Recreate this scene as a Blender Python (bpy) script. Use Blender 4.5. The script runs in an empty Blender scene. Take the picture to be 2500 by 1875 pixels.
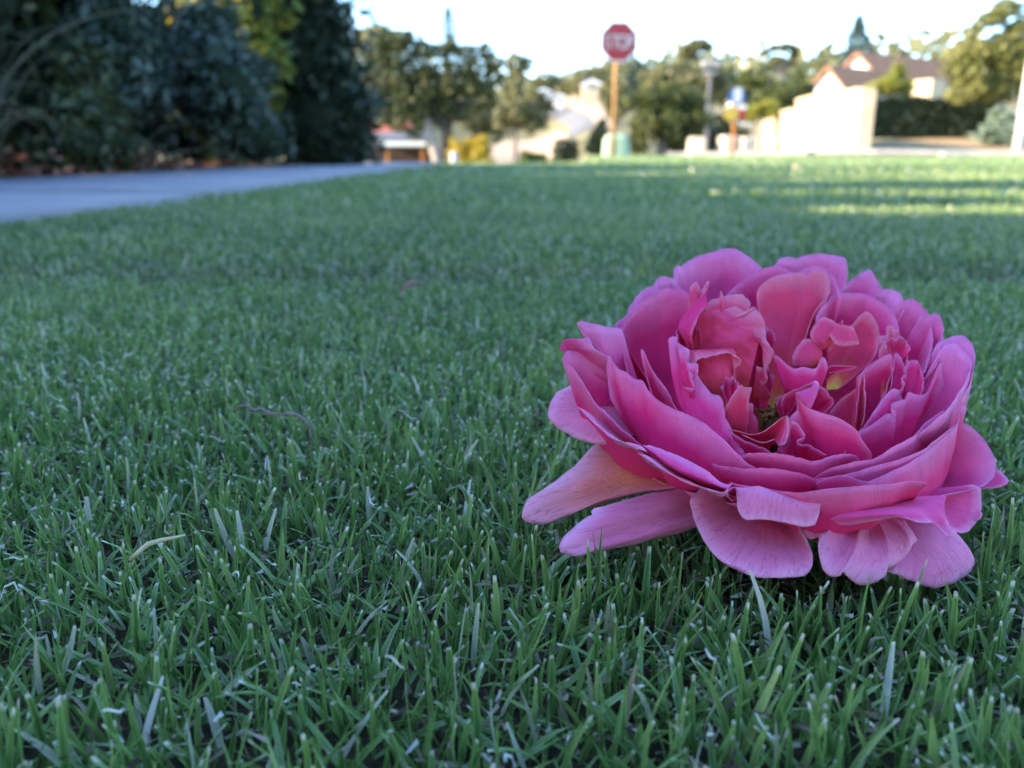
import bpy, bmesh, math, random
import numpy as np
from mathutils import Vector, Matrix

random.seed(7)
RNG = np.random.default_rng(11)
S = bpy.context.scene
COL = S.collection

# ------------------------------------------------------------------ camera
FPX = 2022.0                      # focal length in pixels of a 2500 px wide picture
HZ = 375.0                        # horizon row
PITCH = math.atan((937.5 - HZ) / FPX)
CAM = Vector((0.0, 0.0, 0.10))    # a phone held just above the lawn
cp, sp = math.cos(PITCH), math.sin(PITCH)
RIGHT = Vector((1, 0, 0)); FWD = Vector((0, cp, -sp)); UP = Vector((0, sp, cp))
cam = bpy.data.cameras.new("camera")
cam.sensor_width = 36.0
cam.lens = 36.0 * FPX / 2500.0
cam.clip_start = 0.005; cam.clip_end = 3000
cam.dof.use_dof = True
cam.dof.focus_distance = 0.195
cam.dof.aperture_fstop = 15.0     # pupil about 2 mm across, as in a phone
camo = bpy.data.objects.new("camera", cam)
camo.location = CAM
camo.rotation_euler = (math.pi / 2 - PITCH, 0, 0)
COL.objects.link(camo)
S.camera = camo

# ------------------------------------------------------------------ sky, sun, exposure
SUN_EL, SUN_A = math.radians(22), math.radians(80)   # low sun, from the left
world = bpy.data.worlds.new("World"); S.world = world; world.use_nodes = True
wn = world.node_tree.nodes
sky = wn.new("ShaderNodeTexSky"); sky.sky_type = 'NISHITA'; sky.sun_disc = False
sky.sun_elevation = SUN_EL; sky.sun_rotation = math.pi + SUN_A
sky.air_density = 1.0; sky.dust_density = 0.3; sky.ozone_density = 4.5
world.node_tree.links.new(sky.outputs[0], wn['Background'].inputs[0])
wn['Background'].inputs[1].default_value = 0.12
sun = bpy.data.lights.new("sun", 'SUN'); sun.energy = 2.8; sun.angle = math.radians(0.53)
sun.color = (1.0, 0.83, 0.60)
suno = bpy.data.objects.new("sun", sun); COL.objects.link(suno)
TOSUN = Vector((-math.sin(SUN_A) * math.cos(SUN_EL), -math.cos(SUN_A) * math.cos(SUN_EL), math.sin(SUN_EL)))
suno.rotation_euler = TOSUN.to_track_quat('Z', 'Y').to_euler()
suno.location = (-20, -20, 15)
S.view_settings.view_transform = 'Standard'; S.view_settings.look = 'None'
S.view_settings.exposure = 3.05; S.view_settings.gamma = 1.0
S.render.engine = 'CYCLES'
S.cycles.use_denoising = True
S.cycles.max_bounces = 8; S.cycles.diffuse_bounces = 4; S.cycles.transmission_bounces = 6
S.cycles.caustics_reflective = False; S.cycles.caustics_refractive = False

# ------------------------------------------------------------------ helpers
def ray_at(u, v, Y):
    """world point seen at photo pixel (u, v) standing Y metres in front of the camera"""
    a, b = (u - 1250) / FPX, (v - 937.5) / FPX
    d = RIGHT * a + FWD - UP * b
    return CAM + d * (Y / d.y)
def Z6(x, y, Y): return ray_at(850 + x / 2.602, y / 2.602, Y)
def Z7(x, y, Y): return ray_at(1650 + x / 2.602, y / 2.602, Y)
def px6(n, Y): return n / 2.602 / FPX * Y            # length of n zoomed pixels at distance Y

def sm(a, b, x):
    t = np.clip((np.asarray(x, float) - a) / (b - a), 0, 1)
    return t * t * (3 - 2 * t)

def ground_z(x, y):
    x = np.asarray(x, float); y = np.asarray(y, float)
    yy = np.maximum(y, 1.0)
    right = sm(0.02, 0.10, x / yy)                       # the verge side stays level
    z = 0.0 * x
    z = z + right * 0.045 * sm(8.5, 16, y)               # verge rises a touch to the corner
    z = z - (1 - right) * 2.3 * sm(8.8, 27, y) * sm(-14, -3, x)   # ground falls away to the lower houses
    z = z - (1 - right) * 0.9 * sm(9, 30, y) * (1 - sm(-14, -3, x))
    z = z + right * sm(0.26, 0.50, x / yy) * 0.062 * np.clip(y - 20, 0, 40)
    z = z + 10.0 * sm(25, 150, y) + 14 * sm(140, 400, y)
    return z

def gz(x, y): return float(ground_z(x, y))

def tag(o, label=None, cat=None, group=None, kind=None):
    if label: o["label"] = label
    if cat: o["category"] = cat
    if group: o["group"] = group
    if kind: o["kind"] = kind
    return o
def empty(name, loc, label=None, cat=None, group=None, rz=0.0):
    o = bpy.data.objects.new(name, None); o.empty_display_size = 0.05
    o.location = loc; o.rotation_euler = (0, 0, rz); COL.objects.link(o)
    return tag(o, label, cat, group)
def link_mesh(name, me, mat=None, parent=None, loc=None):
    o = bpy.data.objects.new(name, me); COL.objects.link(o)
    if mat is not None: me.materials.append(mat)
    if parent is not None: o.parent = parent
    if loc is not None: o.location = loc
    return o
def arr_mesh(name, V, F, attrs=None, smooth=False, uv=None):
    """V (n,3), F (m,k) with one k; attrs: point floats"""
    V = np.ascontiguousarray(V, np.float32); F = np.ascontiguousarray(F, np.int32)
    me = bpy.data.meshes.new(name)
    m, k = F.shape
    me.vertices.add(len(V)); me.vertices.foreach_set("co", V.ravel())
    me.loops.add(m * k); me.loops.foreach_set("vertex_index", F.ravel())
    me.polygons.add(m)
    me.polygons.foreach_set("loop_start", np.arange(m, dtype=np.int32) * k)
    me.polygons.foreach_set("loop_total", np.full(m, k, np.int32))
    if smooth: me.polygons.foreach_set("use_smooth", np.ones(m, bool))
    for n, a in (attrs or {}).items():
        at = me.attributes.new(n, 'FLOAT', 'POINT')
        at.data.foreach_set("value", np.ascontiguousarray(a, np.float32).ravel())
    if uv is not None:
        l = me.uv_layers.new(name="UVMap")
        l.data.foreach_set("uv", np.ascontiguousarray(uv[F.ravel()], np.float32).ravel())
    me.update(calc_edges=True); me.validate()
    return me

class MB:
    """collects boxes, tubes, prisms -> ONE mesh"""
    def __init__(s): s.v = []; s.f = []
    def add(s, v, f):
        b = len(s.v); s.v += [tuple(p) for p in v]; s.f += [tuple(i + b for i in q) for q in f]; return s
    def box(s, c, d, rz=0.0, bev=0.0):
        cx, cy, cz = c; hx, hy, hz = d[0] / 2, d[1] / 2, d[2] / 2
        b = min(bev, hx * .9, hy * .9, hz * .9)
        ca, sa = math.cos(rz), math.sin(rz)
        if b <= 0:
            P = [(x, y, z) for z in (-hz, hz) for (x, y) in ((-hx, -hy), (hx, -hy), (hx, hy), (-hx, hy))]
            F = [(3, 2, 1, 0), (4, 5, 6, 7), (0, 1, 5, 4), (1, 2, 6, 5), (2, 3, 7, 6), (3, 0, 4, 7)]
        else:
            ring = [(-hx + b, -hy), (hx - b, -hy), (hx, -hy + b), (hx, hy - b), (hx - b, hy), (-hx + b, hy), (-hx, hy - b), (-hx, -hy + b)]
            P = []; F = []
            for z, k in ((-hz, 1 - b / max(hx, hy)), (-hz + b, 1), (hz - b, 1), (hz, 1 - b / max(hx, hy))):
                P += [(x * k, y * k, z) for x, y in ring]
            for l in range(3):
                for i in range(8):
                    j = (i + 1) % 8; F.append((l * 8 + i, l * 8 + j, l * 8 + 8 + j, l * 8 + 8 + i))
            F.append(tuple(range(7, -1, -1))); F.append(tuple(range(24, 32)))
        return s.add([(cx + x * ca - y * sa, cy + x * sa + y * ca, cz + z) for x, y, z in P], F)
    def tube(s, pts, rad, n=8, cap=True):
        pts = [Vector(p) for p in pts]
        if not hasattr(rad, '__len__'): rad = [rad] * len(pts)
        V = []; F = []; ref = None
        for i, p in enumerate(pts):
            t = (pts[min(i + 1, len(pts) - 1)] - pts[max(i - 1, 0)]).normalized()
            if ref is None: ref = Vector((1, 0, 0)) if abs(t.x) < .8 else Vector((0, 1, 0))
            a = (ref - t * ref.dot(t)).normalized(); b = t.cross(a); ref = a
            for k in range(n):
                w = 2 * math.pi * k / n
                V.append(p + (a * math.cos(w) + b * math.sin(w)) * rad[i])
        for i in range(len(pts) - 1):
            for k in range(n):
                j = (k + 1) % n; F.append((i * n + k, i * n + j, (i + 1) * n + j, (i + 1) * n + k))
        if cap:
            F.append(tuple(range(n - 1, -1, -1))); F.append(tuple((len(pts) - 1) * n + k for k in range(n)))
        return s.add(V, F)
    def prism(s, poly, off):
        n = len(poly); off = Vector(off)
        P = [Vector(p) for p in poly]; P2 = [p + off for p in P]
        F = [tuple(range(n)), tuple(range(2 * n - 1, n - 1, -1))]
        for i in range(n):
            j = (i + 1) % n; F.append((j, i, i + n, j + n))
        return s.add(P + P2, F)
    def mesh(s, name, smooth=False):
        me = bpy.data.meshes.new(name); me.from_pydata(s.v, [], s.f)
        bm = bmesh.new(); bm.from_mesh(me); bmesh.ops.recalc_face_normals(bm, faces=bm.faces[:]); bm.to_mesh(me); bm.free()
        if smooth: me.polygons.foreach_set("use_smooth", np.ones(len(me.polygons), bool))
        me.update(); return me
    def build(s, name, mat, parent=None, loc=None, smooth=False):
        return link_mesh(name, s.mesh(name, smooth), mat, parent, loc)

# ------------------------------------------------------------------ materials
def newmat(name):
    m = bpy.data.materials.new(name); m.use_nodes = True
    nt = m.node_tree; b = nt.nodes["Principled BSDF"]
    return m, nt, b
def N(nt, t, **kw):
    n = nt.nodes.new(t)
    for k, v in kw.items():
        if k.startswith('i_'):
            key = k[2:]; key = int(key) if key.isdigit() else key.replace('_', ' ')
            n.inputs[key].default_value = v
        else: setattr(n, k, v)
    return n
def L(nt, a, b): nt.links.new(a, b)
def ramp(nt, stops, fac=None):
    r = nt.nodes.new("ShaderNodeValToRGB"); e = r.color_ramp.elements
    while len(e) < len(stops): e.new(0.5)
    for el, (p, c) in zip(e, stops):
        el.position = p; el.color = tuple(c) + (1,) if len(c) == 3 else c
    if fac is not None: L(nt, fac, r.inputs[0])
    return r
def surface(name, c1, c2, scale=4.0, rough=0.8, bump=0.2, bscale=40.0, spec=0.3, dist=0.01, stain=None):
    """plain weathered surface: two tones of colour by noise, with fine relief"""
    m, nt, b = newmat(name)
    tc = N(nt, "ShaderNodeTexCoord")
    n1 = N(nt, "ShaderNodeTexNoise", i_Scale=scale, i_Detail=6.0, i_Roughness=0.62)
    L(nt, tc.outputs['Object'], n1.inputs['Vector'])
    r = ramp(nt, [(0.32, c1), (0.68, c2)], n1.outputs['Fac'])
    col = r.outputs[0]
    if stain:
        n3 = N(nt, "ShaderNodeTexNoise", i_Scale=scale * 0.35, i_Detail=8.0, i_Roughness=0.7)
        L(nt, tc.outputs['Object'], n3.inputs['Vector'])
        r3 = ramp(nt, [(0.52, (0, 0, 0)), (0.7, (1, 1, 1))], n3.outputs['Fac'])
        mx = N(nt, "ShaderNodeMixRGB"); mx.inputs[2].default_value = tuple(stain) + (1,)
        ml = N(nt, "ShaderNodeMath", operation='MULTIPLY'); ml.inputs[1].default_value = 0.6
        L(nt, r3.outputs[0], ml.inputs[0]); L(nt, ml.outputs[0], mx.inputs[0]); L(nt, col, mx.inputs[1]); col = mx.outputs[0]
    L(nt, col, b.inputs['Base Color'])
    n2 = N(nt, "ShaderNodeTexNoise", i_Scale=bscale, i_Detail=5.0)
    L(nt, tc.outputs['Object'], n2.inputs['Vector'])
    bp = N(nt, "ShaderNodeBump", i_Strength=bump, i_Distance=dist)
    L(nt, n2.outputs['Fac'], bp.inputs['Height']); L(nt, bp.outputs[0], b.inputs['Normal'])
    b.inputs['Roughness'].default_value = rough; b.inputs['Specular IOR Level'].default_value = spec
    return m
def leafmat(name, stops, rough=0.5, trans=0.3):
    m, nt, b = newmat(name)
    at = N(nt, "ShaderNodeAttribute", attribute_name="rnd")
    r = ramp(nt, stops, at.outputs['Fac'])
    L(nt, r.outputs[0], b.inputs['Base Color'])
    b.inputs['Roughness'].default_value = rough; b.inputs['Specular IOR Level'].default_value = 0.35
    tr = N(nt, "ShaderNodeBsdfTranslucent"); L(nt, r.outputs[0], tr.inputs[0])
    mx = N(nt, "ShaderNodeMixShader"); mx.inputs[0].default_value = trans
    L(nt, b.outputs[0], mx.inputs[1]); L(nt, tr.outputs[0], mx.inputs[2])
    L(nt, mx.outputs[0], nt.nodes['Material Output'].inputs[0])
    return m
# ------------------------------------------------------------------ the rose
D0 = 0.22                                # camera to the middle of the bloom
FR = {'R': (0.0, 0.0, 1.0), 'P': (617.8, 211.8, 0.4787), 'C': (0.0, 600.1, 0.585), 'D': (970.8, 600.1, 0.617),
      'X': (176.5, 70.6, 0.4388), 'Y': (1147.3, 70.6, 0.4388)}
def rose_pt(x, y, d):
    dep = D0 + d / 1000.0
    return CAM + RIGHT * (x / 1.765 / FPX * dep) + UP * (-((560 + y / 1.765) - 937.5) / FPX * dep) + FWD * dep
def curve(frame, pts, ds, n):
    ox, oy, k = FR[frame]
    P = np.array([(ox + x * k, oy + y * k) for x, y in pts], float)
    m = len(P)
    seg = np.r_[0, np.cumsum(np.hypot(*np.diff(P, axis=0).T))] if m > 1 else np.zeros(1)
    q = seg / max(seg[-1], 1e-9)
    dv = np.interp(q, np.linspace(0, 1, len(ds)), ds)
    W = np.array([rose_pt(x, y, d) for (x, y), d in zip(P, dv)])
    if m == 1: return np.repeat(W, n, 0)
    if m == 2:
        t = np.linspace(0, 1, n)[:, None]; return W[0] * (1 - t) + W[1] * t
    # Catmull-Rom through the points
    E_ = np.vstack([2 * W[0] - W[1], W, 2 * W[-1] - W[-2]])
    ts = np.linspace(0, 1, n); out = []
    for t in ts:
        i = min(int(np.searchsorted(q, t, side='right') - 1), m - 2)
        w = (t - q[i]) / max(q[i + 1] - q[i], 1e-9)
        a, b, c, e = E_[i], E_[i + 1], E_[i + 2], E_[i + 3]
        k1 = (c - a) * 0.42; k2 = (e - b) * 0.42
        w2, w3 = w * w, w * w * w
        out.append((2*w3 - 3*w2 + 1) * b + (w3 - 2*w2 + w) * k1 + (-2*w3 + 3*w2) * c + (w3 - w2) * k2)
    return np.array(out)

ROSE_LOC = Vector(rose_pt(1115, 1080, 10)); ROSE_LOC.z = 0.012
rose = empty("rose", ROSE_LOC, "pink rose bloom lying open on the short lawn, outer petals bruised and drooping", "rose")
ROSE_V = []
CR, CU, CF = np.array(RIGHT), np.array(UP), np.array(FWD)
PETALS = []
def petal(*curves, bulge=(0, 0, 0), ruf=0.5, wav=0.5, mat='in', n=44, m=20, fr=5.0, label=None, crum=0.0, lip=(0, 0, 0), thick=0.17, vis0=0.22):
    """a petal skinned from its hidden base (first curve) to its rim (last curve)"""
    k = len(curves)
    C = np.array([curve(f, p, d, n) for f, p, d in curves])          # k,n,3
    seed = len(PETALS) * 1.7 + 0.3
    s = np.linspace(0, 1, n); t = np.linspace(0, 1, m)
    G = np.zeros((m, n, 3))
    if k == 2:
        G = C[0][None] * (1 - t)[:, None, None] + C[1][None] * t[:, None, None]
    else:
        q = np.linspace(0, 1, k)
        E_ = np.concatenate([[2 * C[0] - C[1]], C, [2 * C[-1] - C[-2]]])
        for j, tt in enumerate(t):
            i = min(int(np.searchsorted(q, tt, side='right') - 1), k - 2); w = (tt - q[i]) / (q[i + 1] - q[i])
            a, b, c, e = E_[i], E_[i + 1], E_[i + 2], E_[i + 3]
            w2, w3 = w * w, w ** 3
            G[j] = (2*w3 - 3*w2 + 1) * b + (w3 - 2*w2 + w) * (c - a) * .45 + (-2*w3 + 3*w2) * c + (w3 - w2) * (e - b) * .45
    bv = (CR * bulge[0] + CU * bulge[1] - CF * bulge[2]) / 1000.0
    prof = np.sin(np.pi * t ** 0.85)[:, None] * (0.45 + 0.55 * np.sin(np.pi * s))[None]
    G += prof[..., None] * bv
    lv = (CR * lip[0] + CU * lip[1] - CF * lip[2]) / 1000.0
    G += (np.clip((t - .78) / .22, 0, 1) ** 2)[:, None, None] * lv
    # local normals for the waviness
    du = np.gradient(G, axis=1); dv = np.gradient(G, axis=0)
    nr = np.cross(du, dv); ln = np.linalg.norm(nr, axis=2, keepdims=True); nr /= np.maximum(ln, 1e-9)
    S_, T_ = np.meshgrid(s, t)
    env = np.sin(np.pi * T_ ** 1.3)
    rg = np.random.default_rng(len(PETALS) + 5); w1 = 0
    for wl, am in ((.021, 1.0), (.012, .7), (.0065, .38)):          # creases in space, not along the vein lines
        for _ in range(2):
            kv = rg.normal(size=3); kv *= 2 * np.pi / wl / np.linalg.norm(kv)
            w1 = w1 + am * np.sin(G @ kv + rg.uniform(0, 6.28)) * .42
    if crum:
        for wl, am in ((.008, 1.0), (.0045, .6), (.0028, .3)):
            for _ in range(3):
                kv = rg.normal(size=3); kv *= 2 * np.pi / wl / np.linalg.norm(kv)
                w1 = w1 + crum * am * (1 - 2 * np.abs(np.sin(G @ kv * .5 + rg.uniform(0, 6.28)))) * .5
    rim = T_ ** 3 * (np.sin(S_ * fr * 6.3 + seed) + .7 * np.sin(S_ * fr * 11.7 + seed * 2.3) + .5 * np.sin(S_ * fr * 19 + seed * 4)) * .4
    edge = np.minimum(1, np.minimum(S_, 1 - S_) * 8 + .15)
    G += nr * ((w1 * env * wav * .75 + rim * ruf * .7) * edge)[..., None] * 0.001
    # the rim itself wanders a little in its own plane
    G[-1] += (dv[-1] / np.maximum(np.linalg.norm(dv[-1], axis=1, keepdims=True), 1e-9)) * ((np.sin(s * fr * 13 + seed) + np.sin(s * fr * 23 + seed * 3)) * .00009 * ruf)[:, None]
    V = G.reshape(-1, 3); ROSE_V.append(V)
    idx = np.arange(m * n).reshape(m, n)
    F = np.stack([idx[:-1, :-1], idx[:-1, 1:], idx[1:, 1:], idx[1:, :-1]], -1).reshape(-1, 4)
    uv = np.stack([S_, vis0 + (1 - vis0) * T_], -1).reshape(-1, 2)
    me = arr_mesh("petal", V - np.array(ROSE_LOC), F, smooth=True, uv=uv,
                  attrs={"rnd": np.full(m * n, (seed * 7.31) % 1.0)})
    o = link_mesh("petal", me, PM[mat], rose)
    so = o.modifiers.new("thickness", 'SOLIDIFY'); so.thickness = thick / 1000.0; so.offset = 0.0
    if label: o["label"] = label
    PETALS.append(o)
    return o

def petal_mat(name, base, mid, rim, heart, vein, age, trans=0.34, rimpos=0.86):
    m, nt, b = newmat(name)
    uvn = N(nt, "ShaderNodeUVMap"); uvn.uv_map = "UVMap"
    sep = N(nt, "ShaderNodeSeparateXYZ"); L(nt, uvn.outputs[0], sep.inputs[0])
    tc = N(nt, "ShaderNodeTexCoord"); rnd = N(nt, "ShaderNodeAttribute", attribute_name="rnd")
    nz = N(nt, "ShaderNodeTexNoise", i_Scale=70.0, i_Detail=4.0); L(nt, tc.outputs['Object'], nz.inputs['Vector'])
    off = N(nt, "ShaderNodeMath", operation='MULTIPLY_ADD'); off.inputs[1].default_value = 0.24; off.inputs[2].default_value = -0.12
    L(nt, nz.outputs['Fac'], off.inputs[0])
    ad = N(nt, "ShaderNodeMath", operation='ADD'); L(nt, sep.outputs['Y'], ad.inputs[0]); L(nt, off.outputs[0], ad.inputs[1])
    r = ramp(nt, [(0.02, heart), (0.2, base), (0.55, mid), (rimpos, mid), (1.0, rim)], ad.outputs[0])
    # veins run from base to rim
    mp = N(nt, "ShaderNodeCombineXYZ")
    vx = N(nt, "ShaderNodeMath", operation='MULTIPLY'); vx.inputs[1].default_value = 26.0; L(nt, sep.outputs['X'], vx.inputs[0])
    vy = N(nt, "ShaderNodeMath", operation='MULTIPLY'); vy.inputs[1].default_value = 2.6; L(nt, sep.outputs['Y'], vy.inputs[0])
    vz = N(nt, "ShaderNodeMath", operation='MULTIPLY'); vz.inputs[1].default_value = 37.0; L(nt, rnd.outputs['Fac'], vz.inputs[0])
    L(nt, vx.outputs[0], mp.inputs[0]); L(nt, vy.outputs[0], mp.inputs[1]); L(nt, vz.outputs[0], mp.inputs[2])
    vn = N(nt, "ShaderNodeTexNoise", i_Scale=1.0, i_Detail=3.0, i_Distortion=0.5); L(nt, mp.outputs[0], vn.inputs['Vector'])
    sb = N(nt, "ShaderNodeMath", operation='SUBTRACT'); sb.inputs[1].default_value = 0.5; L(nt, vn.outputs['Fac'], sb.inputs[0])
    ab = N(nt, "ShaderNodeMath", operation='ABSOLUTE'); L(nt, sb.outputs[0], ab.inputs[0])
    vr = ramp(nt, [(0.0, (1, 1, 1)), (0.022, (0, 0, 0))], ab.outputs[0])
    vm = N(nt, "ShaderNodeMath", operation='MULTIPLY'); vm.inputs[1].default_value = vein; L(nt, vr.outputs[0], vm.inputs[0])
    mx = N(nt, "ShaderNodeMixRGB"); mx.inputs[2].default_value = (0.42, 0.03, 0.12, 1)
    L(nt, vm.outputs[0], mx.inputs[0]); L(nt, r.outputs[0], mx.inputs[1])
    # blotchy tone
    bl = N(nt, "ShaderNodeTexNoise", i_Scale=190.0, i_Detail=5.0, i_Roughness=.65); L(nt, tc.outputs['Object'], bl.inputs['Vector'])
    br = ramp(nt, [(0.3, (0.92, 0.92, 0.92)), (0.7, (1.04, 1.04, 1.04))], bl.outputs['Fac'])
    mu = N(nt, "ShaderNodeMixRGB", blend_type='MULTIPLY'); mu.inputs[0].default_value = 1.0
    L(nt, mx.outputs[0], mu.inputs[1]); L(nt, br.outputs[0], mu.inputs[2])
    col = mu.outputs[0]
    if age > 0:   # bruises, cracks and brown specks of a wilting outer petal
        vo = N(nt, "ShaderNodeTexVoronoi", feature='DISTANCE_TO_EDGE', i_Scale=85.0, i_Randomness=1.0)
        wv = N(nt, "ShaderNodeTexNoise", i_Scale=160.0, i_Detail=4.0); L(nt, tc.outputs['Object'], wv.inputs['Vector'])
        vadd = N(nt, "ShaderNodeVectorMath", operation='MULTIPLY_ADD'); vadd.inputs[1].default_value = (.02, .02, .02)
        L(nt, wv.outputs['Color'], vadd.inputs[0]); L(nt, tc.outputs['Object'], vadd.inputs[2]); L(nt, vadd.outputs[0], vo.inputs['Vector'])
        cr = ramp(nt, [(0.0, (1, 1, 1)), (0.014, (0, 0, 0))], vo.outputs['Distance'])
        pm = N(nt, "ShaderNodeTexNoise", i_Scale=48.0, i_Detail=2.0); L(nt, tc.outputs['Object'], pm.inputs['Vector'])
        pr = ramp(nt, [(0.51, (0, 0, 0)), (0.62, (1, 1, 1))], pm.outputs['Fac'])
        m1 = N(nt, "ShaderNodeMath", operation='MULTIPLY'); L(nt, cr.outputs[0], m1.inputs[0]); L(nt, pr.outputs[0], m1.inputs[1])
        m2 = N(nt, "ShaderNodeMath", operation='MULTIPLY'); m2.inputs[1].default_value = age * .55; L(nt, m1.outputs[0], m2.inputs[0])
        x2 = N(nt, "ShaderNodeMixRGB"); x2.inputs[2].default_value = (0.10, 0.015, 0.03, 1)
        L(nt, m2.outputs[0], x2.inputs[0]); L(nt, col, x2.inputs[1])
        sp_ = N(nt, "ShaderNodeTexVoronoi", i_Scale=260.0); L(nt, tc.outputs['Object'], sp_.inputs['Vector'])
        sr = ramp(nt, [(0.0, (1, 1, 1)), (0.10, (0, 0, 0))], sp_.outputs['Distance'])
        m3 = N(nt, "ShaderNodeMath", operation='MULTIPLY'); L(nt, sr.outputs[0], m3.inputs[0]); L(nt, pr.outputs[0], m3.inputs[1])
        m4 = N(nt, "ShaderNodeMath", operation='MULTIPLY'); m4.inputs[1].default_value = age * .8; L(nt, m3.outputs[0], m4.inputs[0])
        x3 = N(nt, "ShaderNodeMixRGB"); x3.inputs[2].default_value = (0.09, 0.02, 0.02, 1)
        L(nt, m4.outputs[0], x3.inputs[0]); L(nt, x2.outputs[0], x3.inputs[1]); col = x3.outputs[0]
    en = N(nt, "ShaderNodeTexNoise", i_Scale=150.0, i_Detail=4.0); L(nt, tc.outputs['Object'], en.inputs['Vector'])
    ea = N(nt, "ShaderNodeMath", operation='MULTIPLY_ADD'); ea.inputs[1].default_value = 0.13; L(nt, en.outputs['Fac'], ea.inputs[0]); L(nt, sep.outputs['Y'], ea.inputs[2])
    mr = N(nt, "ShaderNodeMapRange"); mr.inputs[1].default_value = 1.062; mr.inputs[2].default_value = 1.09; L(nt, ea.outputs[0], mr.inputs[0])
    em = N(nt, "ShaderNodeMath", operation='MULTIPLY'); em.inputs[1].default_value = .25 + .6 * age; L(nt, mr.outputs[0], em.inputs[0])
    ex = N(nt, "ShaderNodeMixRGB"); ex.inputs[2].default_value = (.22, .045, .06, 1); L(nt, em.outputs[0], ex.inputs[0]); L(nt, col, ex.inputs[1]); col = ex.outputs[0]
    L(nt, col, b.inputs['Base Color'])
    b.inputs['Roughness'].default_value = 0.62; b.inputs['Specular IOR Level'].default_value = 0.16
    b.inputs['Sheen Weight'].default_value = 0.08; b.inputs['Sheen Roughness'].default_value = 0.4
    # crinkle and vein relief
    cn = N(nt, "ShaderNodeTexNoise", i_Scale=420.0, i_Detail=4.0, i_Roughness=.6); L(nt, tc.outputs['Object'], cn.inputs['Vector'])
    sc = N(nt, "ShaderNodeMath", operation='MULTIPLY_ADD'); sc.inputs[1].default_value = -0.35; L(nt, vr.outputs[0], sc.inputs[0]); L(nt, cn.outputs['Fac'], sc.inputs[2])
    fx = N(nt, "ShaderNodeMath", operation='MULTIPLY'); fx.inputs[1].default_value = 85.0; L(nt, sep.outputs['X'], fx.inputs[0])
    fy = N(nt, "ShaderNodeMath", operation='MULTIPLY'); fy.inputs[1].default_value = 6.0; L(nt, sep.outputs['Y'], fy.inputs[0])
    fc = N(nt, "ShaderNodeCombineXYZ"); L(nt, fx.outputs[0], fc.inputs[0]); L(nt, fy.outputs[0], fc.inputs[1]); L(nt, vz.outputs[0], fc.inputs[2])
    fn_ = N(nt, "ShaderNodeTexNoise", i_Scale=1.0, i_Detail=3.0); L(nt, fc.outputs[0], fn_.inputs['Vector'])
    ad2 = N(nt, "ShaderNodeMath", operation='MULTIPLY_ADD'); ad2.inputs[1].default_value = 0.7; L(nt, fn_.outputs['Fac'], ad2.inputs[0]); L(nt, sc.outputs[0], ad2.inputs[2]); sc = ad2
    bp = N(nt, "ShaderNodeBump", i_Strength=0.38, i_Distance=0.0003); L(nt, sc.outputs[0], bp.inputs['Height'])
    L(nt, bp.outputs[0], b.inputs['Normal'])
    tr = N(nt, "ShaderNodeBsdfTranslucent"); L(nt, col, tr.inputs[0]); L(nt, bp.outputs[0], tr.inputs[1])
    ms = N(nt, "ShaderNodeMixShader"); ms.inputs[0].default_value = trans
    L(nt, b.outputs[0], ms.inputs[1]); L(nt, tr.outputs[0], ms.inputs[2]); L(nt, ms.outputs[0], nt.nodes['Material Output'].inputs[0])
    return m
PM = {
 'in':   petal_mat("petal_inner", (.88, .040, .10), (.88, .034, .225), (.92, .21, .48), (.88, .5, .10), .10, 0.0, .22),
 'heart': petal_mat("petal_heart", (.90, .13, .11), (.89, .066, .195), (.92, .25, .40), (.88, .62, .08), .15, 0.2, .25),
 'out':  petal_mat("petal_outer", (.88, .07, .21), (.89, .09, .345), (.93, .29, .60), (.85, .5, .2), .10, 0.0, .25),
 'old':  petal_mat("petal_wilted", (.84, .18, .29), (.89, .24, .47), (.93, .41, .68), (.8, .36, .22), .36, 0.7, .25),
 'warm': petal_mat("petal_wilted_warm", (.88, .34, .13), (.87, .26, .24), (.91, .39, .58), (.88, .42, .12), .42, 0.7, .25, rimpos=.66),
}
cB = ('R', [(1070, 985), (1160, 985)], [14, 14])          # bases at the back of the heart
def base(x0, x1, y=1010, d=10): return ('R', [(x0, y), (x1, y)], [d, d])

# --- back of the bowl, outermost first
petal(base(980, 1100, 960, 22), ('X', [(1130, 480), (1165, 380), (1187, 290), (1188, 225), (1225, 188), (1255, 212), (1275, 185), (1340, 145), (1430, 97), (1560, 66), (1640, 38), (1720, 26), (1800, 32), (1900, 92), (1980, 150), (2050, 218), (2130, 340)], [34, 38, 42, 44, 44, 42]), bulge=(-2, 0, -9), ruf=.2, wav=.9, mat='out')
petal(base(1100, 1260, 960, 24), ('Y', [(-330, 420), (-150, 260), (-40, 200), (0, 140), (40, 117), (110, 112), (180, 122), (260, 95), (400, 74), (520, 88), (620, 108), (662, 122), (675, 180), (686, 245), (675, 330), (655, 395), (640, 480)], [40, 43, 45, 43, 40]), bulge=(0, 0, -9), ruf=.3, mat='out')
petal(base(1160, 1290, 960, 22), ('Y', [(520, 480), (640, 410), (720, 330), (800, 275), (860, 245), (895, 233), (925, 255), (970, 340), (1025, 425), (1060, 520)], [38, 41, 42, 40, 37]), bulge=(2, 0, -8), ruf=.25, mat='out')
petal(base(1180, 1310, 970, 18), ('Y', [(960, 500), (1020, 432), (1110, 430), (1180, 455), (1215, 490), (1226, 540), (1240, 640)], [36, 37, 34, 31]), bulge=(4, 0, -8), ruf=.2, mat='out')
petal(base(1180, 1320, 980, 16), ('Y', [(1130, 600), (1235, 540), (1300, 522), (1340, 532), (1400, 580), (1450, 630), (1475, 670), (1500, 760), (1520, 880), (1510, 1000), (1480, 1130), (1440, 1240)], [31, 32, 30, 24, 16, 8]), bulge=(8, -2, -6), ruf=.25, mat='in')
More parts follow.
